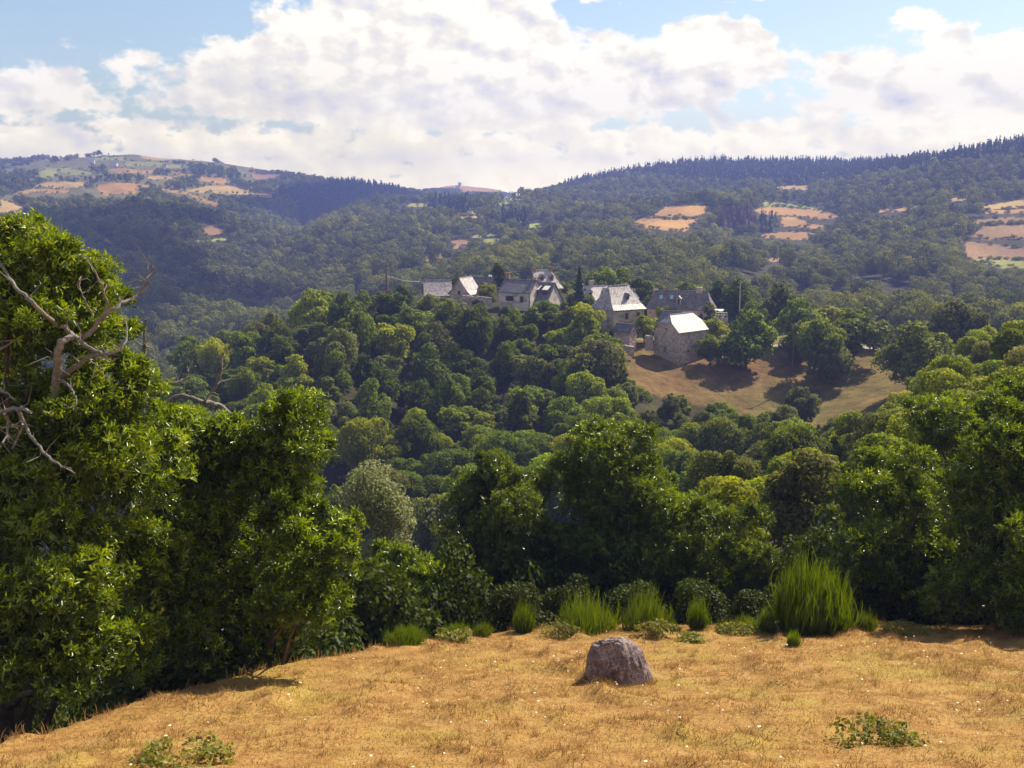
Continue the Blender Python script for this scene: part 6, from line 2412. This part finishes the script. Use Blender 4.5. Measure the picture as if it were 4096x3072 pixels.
tag(link("grass_tussocks", mesh_np("grass_tussocks", V, np.arange(3 * n).reshape(-1, 3), np.repeat(tn, 3), [m_gr])), kind="stuff")

# tall seed stalks along the shaded meadow edge
n = 520
xx = rng.uniform(-9, 3, n)
xx = xx[fbm2(xx, xx * 0, 66, 3, 0.9) > 0.08]
n = len(xx)
yy = edge_y(xx) + rng.normal(size=n) * 0.35 - 0.1
zz = mz(xx, yy)
hgt_ = rng.uniform(0.06, 0.26, n)
ww = np.full(n, 0.004)
le = rng.normal(size=(n, 2)) * 0.25
b0 = np.stack([xx - ww, yy, zz], -1)
b1 = np.stack([xx + ww, yy, zz], -1)
m0 = np.stack([xx - ww + le[:, 0] * hgt_ * 0.5, yy + le[:, 1] * hgt_ * 0.5, zz + hgt_ * 0.7], -1)
m1 = np.stack([xx + ww * 1.6 + le[:, 0] * hgt_ * 0.5, yy + le[:, 1] * hgt_ * 0.5, zz + hgt_ * 0.7], -1)
tp0 = np.stack([xx + le[:, 0] * hgt_, yy + le[:, 1] * hgt_, zz + hgt_], -1)
V = np.stack([b0, b1, m1, tp0, m0], 1).reshape(-1, 3)
tag(link("tall_grass", mesh_np("tall_grass", V, np.arange(5 * n).reshape(-1, 5), np.repeat(rng.uniform(0.3, 0.75, n), 5), [m_gr])), kind="stuff")

# white yarrow heads: stalk + flat umbel
n = 330
yy = np.sqrt(rng.uniform(13.5 ** 2, 27 ** 2, n))
xx = rng.uniform(-0.38, 0.5, n) * yy
k = (yy < edge_y(xx) - 0.5) & (rng.random(n) < np.clip(0.45 + 0.6 * (xx + 1) / 8, 0.25, 1)) & (fbm2(xx, yy, 65, 3, 0.5) > -0.12)
xx, yy = xx[k], yy[k]
n = len(xx)
zz = mz(xx, yy)
V, Fq, T, o_ = [], [], [], 0
for i in range(n):
    r_ = rng.uniform(0.012, 0.03)
    h_ = rng.uniform(0.08, 0.16)
    c = np.array([xx[i] + rng.normal() * 0.02, yy[i] + rng.normal() * 0.02, zz[i] + h_])
    ring = [c + np.array([math.cos(t) * r_ * rng.uniform(0.7, 1.2), math.sin(t) * r_ * rng.uniform(0.7, 1.2), rng.normal() * 0.004]) for t in np.linspace(0, 6.283, 7)[:-1]]
    V += ring + [c + np.array([0, 0, 0.008])]
    for t in range(6):
        Fq.append((o_ + t, o_ + (t + 1) % 6, o_ + 6))
    o_ += 7
    b_ = np.array([xx[i], yy[i], zz[i]])
    V += [b_ - np.array([0.003, 0, 0]), b_ + np.array([0.003, 0, 0]), c - np.array([0, 0, 0.004])]
    Fq.append((o_, o_ + 1, o_ + 2))
    o_ += 3
M_YAR = plain_mat("yarrow", (0.72, 0.66, 0.52), 0.8, 0.12, 30)
tag(link("wildflowers", mesh_np("wildflowers", np.array(V), np.array(Fq), None, [M_YAR])), kind="stuff")
